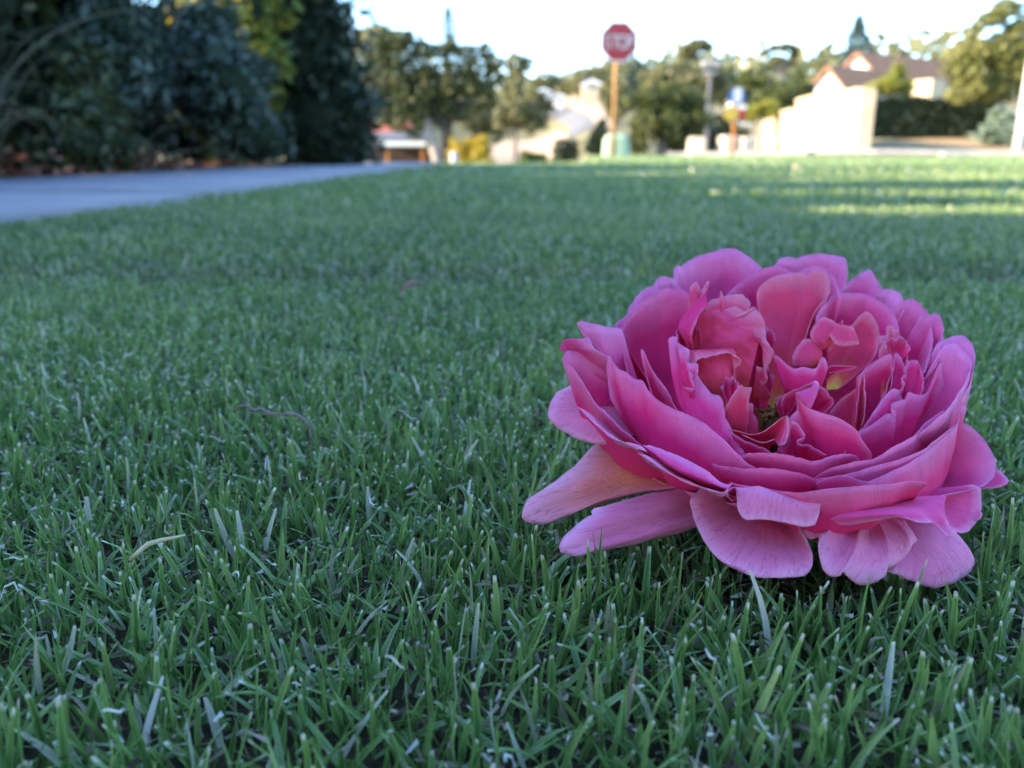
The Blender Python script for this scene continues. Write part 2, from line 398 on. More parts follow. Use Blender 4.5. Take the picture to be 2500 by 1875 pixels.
petal(base(1190, 1330, 990, 14), ('Y', [(1400, 690), (1480, 675), (1550, 672), (1590, 690), (1605, 750), (1618, 800), (1615, 900), (1600, 1010), (1575, 1110), (1560, 1170)], [27, 27, 24, 18, 12, 6]), bulge=(11, -3, -4), ruf=.5, mat='in')
petal(base(1200, 1340, 1010, 10), ('Y', [(1560, 960), (1640, 920), (1720, 890), (1800, 880), (1850, 905), (1900, 960), (1922, 1010), (1926, 1130), (1910, 1240), (1885, 1330), (1840, 1440), (1760, 1560), (1640, 1760)], [16, 14, 10, 4, -2, -8, -14]), bulge=(14, -8, 0), ruf=.3, mat='out')
petal(base(1200, 1340, 1020, 8), ('Y', [(1500, 1180), (1580, 1060), (1620, 980), (1700, 962), (1770, 965), (1800, 1010), (1880, 1100), (1905, 1150), (1880, 1240), (1800, 1400), (1700, 1560), (1560, 1700), (1380, 1850)], [9, 9, 6, 1, -6, -12, -18, -20]), bulge=(13, -9, 2), ruf=.3, mat='out')

# --- left back of the bowl
petal(base(960, 1080, 960, 20), ('X', [(900, 620), (960, 470), (985, 397), (1010, 350), (1060, 298), (1120, 305), (1180, 330), (1260, 420)], [27, 30, 33, 34]), bulge=(-5, 0, -7), ruf=.4, mat='out')
petal(base(950, 1070, 970, 18), ('X', [(700, 800), (735, 660), (750, 600), (800, 530), (860, 455), (900, 428), (940, 402), (985, 400), (1060, 440), (1140, 520)], [18, 21, 25, 28, 29]), bulge=(-7, 0, -6), ruf=.4, mat='out')
petal(base(930, 1060, 980, 16), ('X', [(700, 950), (640, 830), (608, 776), (680, 715), (745, 662), (840, 600), (980, 600)], [10, 13, 17, 21, 23]), bulge=(-8, 0, -5), ruf=.3, mat='out')
petal(base(900, 1050, 985, 14), ('X', [(900, 1560), (780, 1340), (712, 1180), (680, 980), (664, 840), (688, 765), (760, 660), (840, 585), (950, 495), (1040, 440), (1110, 418), (1200, 428), (1290, 440), (1360, 500), (1420, 620)], [-8, -2, 4, 10, 15, 20, 22, 22]), bulge=(-10, -2, -6), ruf=.35, wav=.8, mat='in', n=56)
petal(base(900, 1050, 1000, 10), ('X', [(780, 1240), (700, 900), (655, 812), (600, 805), (500, 790), (420, 770), (330, 750), (270, 744), (230, 757), (272, 785), (310, 840), (350, 895), (450, 1010), (560, 1150)], [8, 8, 4, 0, 0, -1, -3]), bulge=(-8, -5, -1), ruf=.25, mat='out')
petal(base(880, 1040, 1020, 8), ('X', [(700, 1260), (640, 1195), (600, 1100), (560, 1025), (520, 950), (455, 912), (390, 900), (350, 905), (310, 960), (270, 1015)], [2, 2, 1, 0, -1, -1]), ('X', [(720, 1300), (650, 1210), (590, 1150), (535, 1080), (490, 1060), (440, 1030), (395, 990), (370, 935), (330, 905), (262, 1010)], [0, 0, -3, -4, -3, -1]), bulge=(-6, -5, 0), ruf=.2, mat='out', m=26)
petal(base(860, 1040, 1060, 6), ('X', [(640, 1200), (530, 1142), (480, 1118), (385, 1062), (290, 1040), (195, 1018), (152, 1030), (125, 1075), (106, 1112), (125, 1142), (195, 1168), (250, 1230), (290, 1295), (345, 1390), (400, 1480), (470, 1565), (560, 1650), (700, 1790), (830, 1900)], [2, 1, 0, -2, -3, -5, -8, -12, -17, -21, -25]), bulge=(-12, -9, 2), ruf=.35, mat='in', n=56, lip=(-.6, -.2, .4))

# --- heart of the bowl, back to front
petal(base(1080, 1190, 880, 18), ('X', [(1640, 560), (1760, 425), (1840, 355), (1900, 310), (1960, 275), (2050, 228), (2130, 208), (2230, 200), (2400, 300), (2480, 480)], [30, 33, 35, 35, 34, 31]), bulge=(-1, 0, -7), ruf=.3, mat='in')
petal(base(1140, 1260, 880, 18), ('Y', [(200, 250), (320, 205), (430, 205), (500, 250), (560, 330), (600, 430), (620, 520)], [36, 36, 34, 31, 27]), bulge=(3, 0, -7), ruf=.3, mat='in')
petal(base(1100, 1190, 820, 15), ('Y', [(-120, 900), (-190, 640), (-205, 480), (-170, 390), (-60, 310), (60, 280), (160, 265), (250, 272), (285, 292), (330, 240), (400, 234), (470, 262), (505, 330), (513, 430), (490, 500), (420, 560), (350, 660), (300, 800), (230, 1000)], [14, 20, 26, 29, 30, 30, 28, 23, 16]), bulge=(0, 0, -3), ruf=.25, wav=1.1, mat='heart', n=64, m=30, vis0=0.0, crum=.15)
petal(base(1190, 1300, 860, 16), ('Y', [(330, 900), (380, 700), (430, 600), (485, 545), (510, 500), (580, 475), (680, 462), (780, 465), (880, 480), (960, 530), (1050, 580), (1130, 660), (1180, 780), (1180, 950)], [20, 24, 28, 31, 31, 28, 24, 17]), bulge=(5, 0, -7), ruf=.4, mat='in', n=52)
petal(('Y', [(470, 1420), (600, 1400)], [9, 9]), ('Y', [(480, 1020), (600, 900), (740, 760), (800, 690), (860, 645), (920, 680), (970, 760), (998, 860), (992, 960), (960, 1060), (890, 1160), (800, 1240), (680, 1340), (560, 1420)], [14, 17, 19, 19, 17, 13, 10, 8]), bulge=(2, 0, -4), ruf=.3, mat='heart', n=52, vis0=0.02)
petal(('Y', [(330, 1200), (430, 1160)], [12, 12]), ('Y', [(150, 1180), (135, 1100), (180, 1000), (240, 930), (300, 915), (380, 940), (420, 1010)], [13, 14, 16, 15, 14]), bulge=(0, 0, 2), ruf=.3, mat='heart', n=30, m=14)
petal(('Y', [(480, 1000), (560, 980)], [13, 13]), ('Y', [(440, 1020), (330, 920), (315, 860), (360, 770), (410, 715), (480, 712), (540, 740), (560, 800), (510, 900), (470, 1000)], [13, 14, 17, 17, 15, 13]), bulge=(0, 0, 2.5), ruf=.3, mat='heart', n=34, m=14)
petal(('Y', [(470, 940), (540, 960)], [15, 15]), ('Y', [(500, 895), (560, 830), (600, 770), (632, 725), (628, 770), (600, 830), (550, 885), (510, 900)], [11, 11, 10, 11]), bulge=(0, 0, .5), ruf=.1, wav=.1, mat='in', n=26, m=8)
petal(('Y', [(560, 760), (700, 800)], [14, 14]), ('Y', [(500, 880), (560, 965), (640, 988), (720, 978), (790, 965), (775, 915), (740, 840)], [9, 7, 6, 7, 11]), bulge=(0, 1, 2.5), ruf=.4, mat='heart', n=34, m=14)

# --- crumpled petals in the left of the heart
petal(('X', [(1330, 900), (1420, 850)], [14, 14]), ('X', [(1330, 700), (1350, 530), (1352, 410), (1400, 352), (1436, 400), (1450, 440), (1520, 345), (1528, 375), (1470, 470), (1440, 560)], [20, 19, 18, 17, 15]), bulge=(0, 0, 1), ruf=.6, mat='heart', n=40, m=14)
petal(('X', [(1560, 1000), (1800, 1100)], [12, 12]), ('X', [(1490, 600), (1560, 530), (1640, 510), (1648, 440), (1680, 500), (1740, 480), (1840, 478), (1900, 510), (1940, 565), (1900, 640)], [15, 16, 17, 17, 15]), bulge=(0, 0, 2), ruf=.6, mat='heart', n=48, m=20, crum=.45)
petal(('X', [(1470, 1500), (1900, 1500)], [12, 8]), ('X', [(1380, 1000), (1700, 1080), (1960, 1200)], [12, 8, 6]), ('X', [(1430, 720), (1700, 760), (2040, 900)], [14, 9, 6]), ('X', [(1470, 620), (1560, 600), (1680, 600), (1800, 610), (1890, 640), (1960, 605), (2000, 605), (2040, 690), (2085, 780), (2090, 860), (2110, 950), (2160, 1060), (2150, 1120), (2110, 1190), (2070, 1260)], [17, 15, 13, 12, 11, 8, 5, 5]), bulge=(0, 0, .5), ruf=.9, wav=1.6, mat='heart', n=72, m=36, fr=4, vis0=.25, crum=.55)
petal(('X', [(1440, 700), (1400, 900), (1420, 1000)], [14, 14, 12]), ('X', [(1240, 760), (1250, 860), (1350, 1010)], [12, 9, 8]), ('X', [(1480, 470), (1492, 590), (1430, 650), (1340, 715), (1300, 800), (1320, 900), (1362, 985)], [13, 11, 8, 6, 4, 4, 6]), ('X', [(1485, 520), (1497, 600), (1440, 670), (1415, 740), (1390, 800), (1362, 880), (1368, 985)], [12, 10, 7, 5, 4, 4, 6]), ruf=.3, wav=.2, mat='in', n=36, m=26)
petal(('X', [(1950, 1480), (2060, 1560)], [10, 10]), ('X', [(2000, 1180), (2060, 1200), (2100, 1180), (2090, 1240), (2110, 1300), (2060, 1350), (2040, 1320), (2100, 1400), (2140, 1480)], [4, 3, 3, 5, 8]), bulge=(0, 0, 1.5), ruf=.9, mat='heart', n=40, m=14, fr=9)
petal(('R', [(900, 860), (960, 860)], [6, 6]), ('X', [(1480, 1350), (1640, 1350), (1780, 1330)], [1, 0, 2]), ('X', [(1290, 1000), (1340, 1010), (1480, 1022), (1580, 1020), (1670, 1012), (1740, 1012), (1790, 1050)], [3, 2, 1, 1, 2]), ('X', [(1330, 1280), (1400, 1190), (1430, 1110), (1540, 1095), (1650, 1060), (1740, 1060), (1846, 1120), (1840, 1170), (1790, 1210), (1770, 1330)], [-3, -4, -3, -3, -2, -1, 0]), bulge=(0, 0, 1.5), ruf=.6, wav=.9, mat='heart', n=56, m=32, crum=.4)
petal(('R', [(980, 1000), (1040, 1010)], [2, 2]), ('X', [(1340, 1640), (1700, 1800), (1850, 2000)], [-6, -10, -12]), ('X', [(1118, 960), (1118, 930), (1160, 906), (1210, 910), (1205, 950), (1270, 1010), (1320, 1040), (1310, 1110), (1340, 1230), (1400, 1290), (1470, 1390), (1540, 1460), (1620, 1500), (1655, 1560), (1680, 1700), (1770, 1900), (1870, 2060)], [0, -1, -2, -3, -6, -8, -10, -12, -15]), bulge=(-3, -3, 2), ruf=.6, wav=1.0, mat='in', n=64, m=30, lip=(.6, .4, -.5), crum=.2)
petal(('X', [(1250, 1300), (1380, 1500)], [-5, -7]), ('X', [(1205, 930), (1240, 1020), (1290, 1035), (1320, 1080), (1330, 1150), (1420, 1160), (1425, 1230), (1390, 1280), (1330, 1220), (1390, 1390), (1280, 1385)], [-4, -5, -6, -7, -8, -8]), bulge=(0, 0, .8), ruf=.5, mat='in', n=44, m=10, vis0=.6)
petal(('P', [(650, 1520), (780, 1520)], [-2, -2]), ('P', [(560, 1330), (605, 1195), (655, 1110), (700, 1040), (742, 988), (775, 955), (800, 980), (868, 982), (842, 1020), (838, 1150), (832, 1280), (815, 1390)], [-5, -7, -9, -9, -8, -4]), bulge=(0, 0, 1), ruf=.25, mat='heart', n=40, m=16)
petal(('P', [(760, 1480), (880, 1480)], [2, 2]), ('P', [(830, 1120), (880, 1130), (880, 1210), (920, 1290), (910, 1390), (880, 1430)], [1, 1, 2, 3]), bulge=(0, 0, 1), ruf=.3, mat='heart', n=24, m=10)

# --- middle and right of the heart
petal(('P', [(1180, 1120), (1380, 1130)], [9, 9]), ('P', [(1100, 840), (1052, 720), (1060, 688), (1110, 705), (1170, 765), (1250, 812), (1330, 796), (1440, 812), (1478, 745), (1512, 706), (1545, 770), (1540, 840), (1500, 950)], [8, 6, 4, 2, 1, 0, 2, 5]), bulge=(0, -1, 3), ruf=.3, mat='in', n=48, m=16)
petal(('P', [(1500, 900), (1560, 900)], [8, 8]), ('P', [(1545, 810), (1600, 782), (1700, 788), (1812, 796), (1740, 826), (1640, 838), (1560, 850)], [5, 4, 3, 4, 5]), bulge=(0, 1, 1), ruf=.2, wav=.2, mat='in', n=28, m=10)
petal(('P', [(1290, 1250), (1420, 1250)], [6, 6]), ('P', [(1130, 1150), (1150, 1060), (1260, 1000), (1380, 950), (1432, 930), (1470, 960), (1540, 1010), (1570, 1060), (1604, 1085), (1590, 1140), (1530, 1205), (1440, 1240)], [2, 0, -2, -3, -3, -2, 1]), bulge=(0, 0, -2), ruf=.4, mat='in', n=44, m=16)
petal(('Y', [(640, 2000), (760, 2000)], [2, 2]), ('Y', [(500, 1640), (620, 1500), (760, 1400), (780, 1280), (840, 1260), (850, 1380), (856, 1500), (850, 1640), (820, 1760)], [4, 5, 6, 4, 1, -3, -6]), bulge=(1, 0, -2), ruf=.3, mat='heart', n=44, m=16)
petal(('Y', [(700, 1980), (860, 1960)], [0, 0]), ('Y', [(760, 1720), (780, 1500), (790, 1360), (830, 1240), (880, 1180), (960, 1130), (1050, 1080), (1110, 1065), (1125, 1140), (1115, 1240), (1080, 1320), (1060, 1430), (1000, 1530), (930, 1640), (880, 1760)], [-2, 0, 2, 4, 5, 6, 5, 2, -2, -6]), bulge=(4, -1, -5), ruf=.4, mat='in', n=48, m=18)
petal(('Y', [(1000, 1500), (1120, 1400)], [4, 4]), ('Y', [(985, 1060), (1000, 1000), (1060, 940), (990, 930), (1000, 890), (1060, 870), (1070, 800), (1090, 780), (1130, 815), (1170, 820), (1190, 880), (1180, 930), (1220, 980), (1265, 1040), (1275, 1120), (1250, 1260)], [10, 11, 13, 15, 15, 13, 10, 7]), bulge=(2, 0, -2), ruf=1.2, wav=1.2, mat='heart', n=64, m=24, fr=8, crum=.5)
petal(('Y', [(1000, 1640), (1120, 1560)], [0, 0]), ('Y', [(1110, 1380), (1130, 1180), (1150, 1060), (1175, 1065), (1230, 1150), (1240, 1300), (1190, 1480)], [3, 5, 7, 7, 5, 1]), bulge=(2, 0, -2), ruf=.5, mat='in', n=34, m=12)
petal(('Y', [(1050, 1720), (1220, 1640)], [-2, -2]), ('Y', [(1190, 1500), (1200, 1420), (1240, 1350), (1212, 1285), (1260, 1250), (1240, 1190), (1290, 1130), (1330, 1122), (1375, 1140), (1410, 1230), (1430, 1340), (1400, 1460)], [-1, 1, 3, 5, 5, 3, -2]), bulge=(3, 0, -2), ruf=.8, mat='in', n=44, m=14, fr=7)
petal(('D', [(640, 520), (860, 470)], [-6, -6]), ('D', [(700, 560), (850, 440), (900, 380), (980, 265), (1030, 192), (1085, 142), (1130, 152), (1140, 195), (1200, 260)], [-13, -11, -7, -4, -2, 0]), bulge=(2, -2, 2), ruf=.4, mat='in', n=40, m=16)
petal(('R', [(1250, 1060), (1360, 1060)], [0, 0]), ('D', [(720, 640), (800, 500), (850, 447), (930, 400), (1000, 345), (1060, 312), (1110, 345), (1105, 290), (1070, 245), (1120, 228), (1170, 215), (1200, 165), (1240, 178), (1290, 182), (1340, 150), (1390, 60), (1400, 10), (1420, -40), (1430, 40), (1450, 120)], [-19, -17, -14, -11, -9, -8, -6, -4, -2, 0, 0]), bulge=(6, -6, 3), ruf=.5, mat='in', n=72, m=20)
petal(('R', [(1240, 1070), (1340, 1070)], [-2, -2]), ('P', [(1100, 1540), (1215, 1250), (1275, 1180), (1262, 1030), (1290, 1075), (1330, 1125), (1390, 1170), (1500, 1212), (1640, 1252), (1760, 1325), (1820, 1382), (1880, 1480), (1942, 1570), (1945, 1630), (1925, 1700)], [-16, -14, -12, -11, -14, -17, -20, -22, -23, -22]), bulge=(2, -4, 4), ruf=.25, mat='in', n=56, m=20)
petal(('P', [(1270, 1060), (1330, 1120), (1390, 1170)], [-12, -14, -15]), ('P', [(1262, 1030), (1330, 1010), (1400, 985), (1440, 962), (1435, 918), (1465, 935), (1470, 985), (1445, 1060), (1400, 1150)], [-12, -11, -10, -9, -9, -11, -14]), bulge=(0, 0, 1), ruf=.2, mat='out', n=36, m=10)
petal(('P', [(880, 1600), (1050, 1620)], [-6, -6]), ('P', [(650, 1360), (740, 1372), (800, 1392), (900, 1402), (965, 1385), (1040, 1335), (1110, 1275), (1190, 1240), (1207, 1300), (1203, 1400), (1165, 1490), (1110, 1502), (1080, 1452), (1000, 1474), (900, 1462), (780, 1405)], [-11, -12, -13, -13, -13, -15, -17, -17, -16, -14]), bulge=(0, 2.5, 0), ruf=.3, wav=.3, mat='heart', n=56, m=12)
petal(('P', [(1100, 1680), (1350, 1680)], [-8, -8]), ('P', [(1090, 1560), (1200, 1480), (1212, 1300), (1260, 1290), (1300, 1330), (1340, 1385), (1330, 1430), (1275, 1460), (1300, 1490), (1380, 1500), (1440, 1530), (1540, 1590)], [-15, -15, -14, -15, -17, -17, -18, -20]), bulge=(0, 0, 1), ruf=.5, mat='in', n=44, m=14)
petal(('P', [(760, 1660), (1000, 1700)], [-8, -8]), ('P', [(680, 1380), (780, 1450), (900, 1500), (1000, 1540), (1100, 1600), (1250, 1600)], [-13, -16, -17, -18, -20]), bulge=(0, 0, 1), ruf=.3, mat='in', n=36, m=10)

# --- thin crumpled petals packed between the larger ones
for i, (x, y, d, w, h, tilt) in enumerate([(1000, 330, 18, 60, 70, 10), (1090, 430, 16, 50, 90, 20), (870, 420, 14, 50, 110, -20), (1090, 600, 7, 40, 100, 5), (940, 640, -3, 40, 90, -15), (1180, 720, 4, 45, 60, 5), (1660, 470, 10, 60, 90, 30), (760, 400, 12, 55, 110, -25)]):
    petal(('R', [(x - w * .25 - tilt, y + h * 1.9), (x + w * .25 - tilt, y + h * 1.9)], [d + 1, d + 1]),
          ('R', [(x - w * .9, y + h * .55), (x - w * .75, y + h * .15), (x - w * .4, y - h * .05), (x - w * .05, y + h * .06), (x + w * .25, y - h * .08), (x + w * .65, y + h * .1), (x + w * .95, y + h * .5)], [d - 1, d + 1.5, d - .5, d + 1, d - 1]),
          bulge=(0, 0, -1.2), ruf=1.3, wav=.8, mat='in', n=40, m=16, fr=5, crum=.2, thick=.14, vis0=.3)
# --- left bowl, inside to outside
petal(base(930, 1040, 1040, 0), ('X', [(1000, 1640), (930, 1320), (880, 1130), (862, 1030), (876, 1008), (905, 1070), (940, 1150), (985, 1235), (1045, 1325), (1105, 1395), (1150, 1480), (1215, 1615), (1330, 1760)], [-8, -4, 0, 0, -2, -6, -10, -13]), bulge=(-5, -4, 1), ruf=.2, mat='in', n=44)
petal(base(900, 1060, 1090, 2), ('X', [(560, 1500), (530, 1250), (525, 1130), (535, 1072), (565, 1092), (630, 1200), (720, 1240), (762, 1282), (810, 1312), (868, 1318), (900, 1360), (940, 1430), (1040, 1520), (1180, 1600), (1300, 1650), (1460, 1725), (1600, 1840), (1740, 1970), (1900, 2130), (1990, 2180)], [-3, -2, -3, -6, -9, -12, -15, -18, -21, -25, -28, -30]), bulge=(-9, -10, 5), ruf=.3, mat='in', n=72, m=24)

# --- front lips of the bowl, inside to outside
petal(base(1050, 1250, 1110, 0), ('R', [(960, 985), (1000, 970), (1050, 966), (1090, 964), (1180, 972), (1240, 986), (1290, 1000), (1340, 990), (1400, 972), (1440, 968), (1480, 976), (1500, 1000)], [-25, -28, -30, -30, -28, -25]), bulge=(0, -5, 6), ruf=.4, mat='in', n=48)
petal(base(1150, 1350, 1120, 0), ('R', [(1300, 1075), (1340, 1048), (1400, 1022), (1470, 1004), (1540, 995), (1560, 990), (1600, 965), (1655, 932), (1730, 890), (1790, 828), (1830, 800), (1862, 780), (1850, 830), (1800, 900)], [-31, -32, -31, -28, -22, -16, -12, -10]), bulge=(6, -8, 5), ruf=.3, mat='in', n=56)
petal(base(1150, 1400, 1130, -2), ('R', [(1280, 1090), (1340, 1072), (1420, 1062), (1500, 1040), (1600, 1010), (1690, 985), (1780, 945), (1830, 905), (1900, 850)], [-33, -34, -33, -30, -24, -16]), bulge=(5, -8, 6), ruf=.3, mat='in', n=48)
petal(base(1000, 1200, 1130, -2), ('R', [(860, 1010), (900, 1020), (1000, 1032), (1100, 1030), (1180, 1040), (1250, 1055), (1310, 1078), (1325, 1087), (1340, 1110)], [-27, -31, -34, -35, -34]), bulge=(-2, -6, 6), ruf=.3, mat='in', n=44)
petal(base(1170, 1420, 1140, -2), ('R', [(1310, 1095), (1360, 1072), (1425, 1062), (1500, 1082), (1545, 1084), (1640, 1042), (1720, 1000), (1800, 945), (1868, 884), (1918, 838), (1930, 780), (1934, 757), (1956, 768), (1948, 800), (1932, 850), (1910, 900)], [-36, -37, -37, -35, -30, -24, -17, -12, -10, -9]), bulge=(9, -12, 6), ruf=.3, mat='in', n=64, m=22)
petal(base(1080, 1380, 1170, -4), ('R', [(940, 1090), (985, 1103), (1100, 1120), (1200, 1135), (1260, 1133), (1360, 1120), (1450, 1110), (1600, 1101), (1690, 1090), (1738, 1085), (1790, 1098), (1770, 1112)], [-35, -40, -45, -46, -44, -40, -38]), bulge=(3, -9, 9), ruf=.25, mat='in', n=56, m=22)

# --- outer petals on the right
petal(base(1300, 1420, 1150, -2), ('D', [(1380, 500), (1560, 380), (1650, 420), (1720, 490), (1760, 550), (1792, 610), (1806, 680), (1792, 750), (1740, 802), (1690, 830), (1560, 860), (1400, 890), (1250, 930), (1050, 970), (850, 960)], [-8, -9, -10, -13, -18, -25, -31, -36, -38]), bulge=(5, -3, -2), ruf=.25, mat='out', n=60, m=22)
petal(('D', [(1500, 760), (1500, 830)], [-3, -5]), ('D', [(1780, 690), (1830, 712), (1870, 750), (1896, 782), (1882, 808), (1830, 830), (1770, 836), (1700, 840)], [-5, -7, -9, -10, -10]), bulge=(0, .5, 1), ruf=.2, mat='out', n=30, m=14)
petal(('D', [(1150, 850), (1200, 960)], [-18, -20]), ('D', [(1640, 810), (1698, 836), (1702, 920), (1704, 1000), (1680, 1055), (1625, 1128), (1575, 1150), (1510, 1130), (1460, 1060), (1400, 1000)], [-18, -18, -19, -23, -27, -29]), bulge=(1, 0, 2), ruf=.3, mat='out', n=44, m=18)
petal(('D', [(1620, 1000), (1640, 1060)], [-18, -20]), ('D', [(1690, 985), (1708, 1010), (1704, 1040), (1680, 1060)], [-19, -21, -21]), ruf=.1, mat='old', n=14, m=8)
petal(('R', [(1300, 1190), (1480, 1170)], [-14, -14]), ('D', [(560, 1030), (700, 1000), (950, 990), (1150, 950), (1300, 925), (1405, 885)], [-38, -40, -41, -40, -37, -33]), ('D', [(590, 1065), (740, 1092), (820, 1085), (900, 1072), (1010, 1055), (1100, 1038), (1180, 1046), (1250, 1068), (1310, 1082), (1380, 1078), (1420, 1130), (1460, 1172), (1490, 1186), (1492, 1140), (1475, 1080), (1455, 1020), (1420, 930)], [-40, -42, -44, -45, -44, -42, -38]), bulge=(0, 0, 1.5), ruf=.3, mat='out', n=60, m=24)

# --- outer petals drooping onto the grass in front
petal(('R', [(1720, 1200), (1600, 1260)], [-22, -24]), ('D', [(1480, 1110), (1540, 1150), (1600, 1220), (1645, 1272), (1672, 1315), (1680, 1370), (1652, 1420), (1600, 1452), (1500, 1508), (1400, 1530), (1300, 1502), (1200, 1462), (1130, 1432), (1070, 1410), (1060, 1340)], [-26, -28, -32, -37, -41, -43, -43, -42, -40]), bulge=(0, 1, 4), ruf=.4, mat='old', lip=(0, -.5, -1.6), n=56, m=22, label="pale lilac wilted petal resting on the grass")
petal(('R', [(1560, 1190), (1400, 1200)], [-20, -20]), ('D', [(1150, 1030), (1200, 1090), (1225, 1135), (1262, 1180), (1282, 1215), (1235, 1238), (1230, 1270), (1200, 1322), (1100, 1382), (1062, 1392), (1052, 1440), (1000, 1482), (940, 1506), (880, 1506), (830, 1482), (780, 1440), (755, 1405), (738, 1436), (700, 1452), (658, 1440), (620, 1400), (600, 1340), (580, 1235), (592, 1168), (545, 1185), (500, 1175), (450, 1130), (600, 1050)], [-30, -34, -38, -42, -45, -47, -48, -47, -45, -41, -37, -33]), bulge=(0, 1.5, 5), ruf=.35, mat='old', lip=(0, -.5, -1.6), n=84, m=24, fr=6, label="wilted petal with a torn scalloped edge over the grass")
petal(('R', [(1160, 1190), (960, 1170)], [-14, -12]), ('R', [(1230, 1255), (1262, 1318), (1292, 1372), (1309, 1420), (1302, 1460), (1270, 1490), (1200, 1498), (1130, 1499), (1060, 1495), (1000, 1476), (930, 1440), (870, 1390), (830, 1330), (800, 1270), (782, 1212), (775, 1160), (820, 1110)], [-36, -41, -45, -47, -47, -46, -43, -38, -31, -25, -20]), bulge=(0, 1, 5), ruf=.4, mat='old', lip=(0, -.5, -1.6), n=64, m=24, label="broad bruised petal with dark cracks over the grass")
petal(('R', [(1020, 1150), (1240, 1180)], [-16, -18]), ('R', [(965, 1112), (1045, 1108), (1094, 1122), (1187, 1147), (1267, 1166), (1332, 1176)], [-35, -38, -40, -41, -42, -41]), ('R', [(968, 1128), (970, 1190), (983, 1229), (1008, 1251), (1060, 1250), (1106, 1252), (1187, 1267), (1261, 1282), (1304, 1273), (1316, 1248), (1328, 1205), (1331, 1180)], [-37, -40, -43, -45, -46, -46, -45, -43]), bulge=(0, 0, 1.2), ruf=.3, mat='old', n=52, m=24, label="pale folded-over petal flap at the front of the bloom")
# --- rolled rims at the lower left
petal(('R', [(900, 1130), (800, 1060)], [2, 4]), ('R', [(585, 945), (520, 885), (460, 838), (415, 806), (363, 774), (335, 769)], [-31, -27, -23, -19, -15, -13]), ('R', [(590, 955), (560, 930), (503, 934), (458, 916), (440, 885), (421, 876), (380, 847), (351, 817), (318, 796), (312, 782)], [-32, -33, -32, -29, -27, -26, -23, -19, -16, -14]), bulge=(-3, -2, 2.2), ruf=.3, mat='old', lip=(0, -.5, -1.6), n=48, m=24)
petal(('R', [(1060, 1140), (900, 1100)], [-4, -2]), ('R', [(950, 1090), (880, 1033), (820, 997), (737, 960), (655, 926), (598, 905), (574, 910)], [-37, -36, -34, -32, -30, -28, -27]), ('R', [(948, 1096), (915, 1098), (880, 1076), (842, 1042), (800, 1018), (737, 985), (655, 952), (590, 930)], [-38, -38, -37, -36, -34, -32, -30, -28]), bulge=(-2, -4, 2), ruf=.3, mat='out', n=44, m=22)
petal(('R', [(1040, 1150), (880, 1120)], [-6, -4]), ('R', [(935, 1112), (866, 1064), (819, 1039), (731, 998), (655, 963), (604, 944), (577, 950)], [-40, -39, -38, -36, -34, -32, -31]), ('R', [(932, 1116), (926, 1138), (902, 1151), (848, 1128), (761, 1087), (673, 1051), (614, 1022), (578, 998), (566, 974)], [-41, -42, -42, -41, -40, -38, -36, -34, -32]), bulge=(-2, -3, 2.4), ruf=.25, mat='old', n=44, m=24)
petal(('R', [(980, 1170), (940, 1170)], [-22, -22]), ('R', [(975, 1115), (950, 1112), (925, 1130), (935, 1160), (962, 1170)], [-36, -37, -38, -38, -36]), bulge=(0, 0, 1), ruf=.2, mat='out', n=16, m=8)
petal(('R', [(1080, 1180), (1000, 1040)], [2, 6]), ('R', [(990, 1180), (930, 1178), (850, 1152), (760, 1128), (690, 1110), (600, 1062), (525, 985), (455, 912), (430, 870)], [-22, -20, -16, -11, -6, -4, -3, -3]), bulge=(-4, -8, 8), ruf=.2, mat='in', n=44, m=18)
# --- drooping petals on the left
petal(('R', [(480, 660), (560, 880)], [8, 2]), ('C', [(600, 40), (515, 66), (430, 112), (345, 158), (300, 208), (276, 268), (268, 340), (310, 402), (400, 460), (500, 512), (600, 540), (700, 546), (800, 535)], [6, 5, 4, 1, -3, -6, -8, -8]), bulge=(0, 1, 2.5), ruf=.3, mat='old', lip=(0, -.5, -1.6), n=48, m=20)
petal(('R', [(640, 960), (760, 1090)], [6, -2]), ('C', [(680, 500), (610, 550), (550, 612), (470, 700), (350, 800), (200, 900), (112, 958), (86, 1030), (74, 1092), (130, 1130), (200, 1142), (290, 1130), (400, 1082), (530, 1030), (700, 982), (870, 930), (1030, 905), (1190, 880)], [4, 2, -2, -7, -11, -13, -13, -12, -11, -11, -12]), bulge=(0, 1, 3.5), ruf=.35, mat='warm', lip=(0, -.5, -1.6), n=60, m=22, vis0=.08, label="long drooping petal, orange towards the bloom, with a dark split edge")
petal(('R', [(900, 1120), (900, 1240)], [-4, -14]), ('C', [(1300, 870), (1190, 892), (1000, 922), (850, 960), (700, 1000), (612, 1022), (588, 1050), (600, 1072), (550, 1092), (450, 1170), (370, 1250), (350, 1310), (360, 1346), (420, 1366), (500, 1376), (700, 1330), (900, 1290), (1100, 1240), (1260, 1200), (1380, 1150)], [-10, -13, -17, -21, -26, -29, -30, -28, -25, -22, -18]), bulge=(0, 1, 4), ruf=.3, mat='old', lip=(0, -.5, -1.6), n=64, m=22, label="wilted lilac petal lying on the grass with a vertical crease")

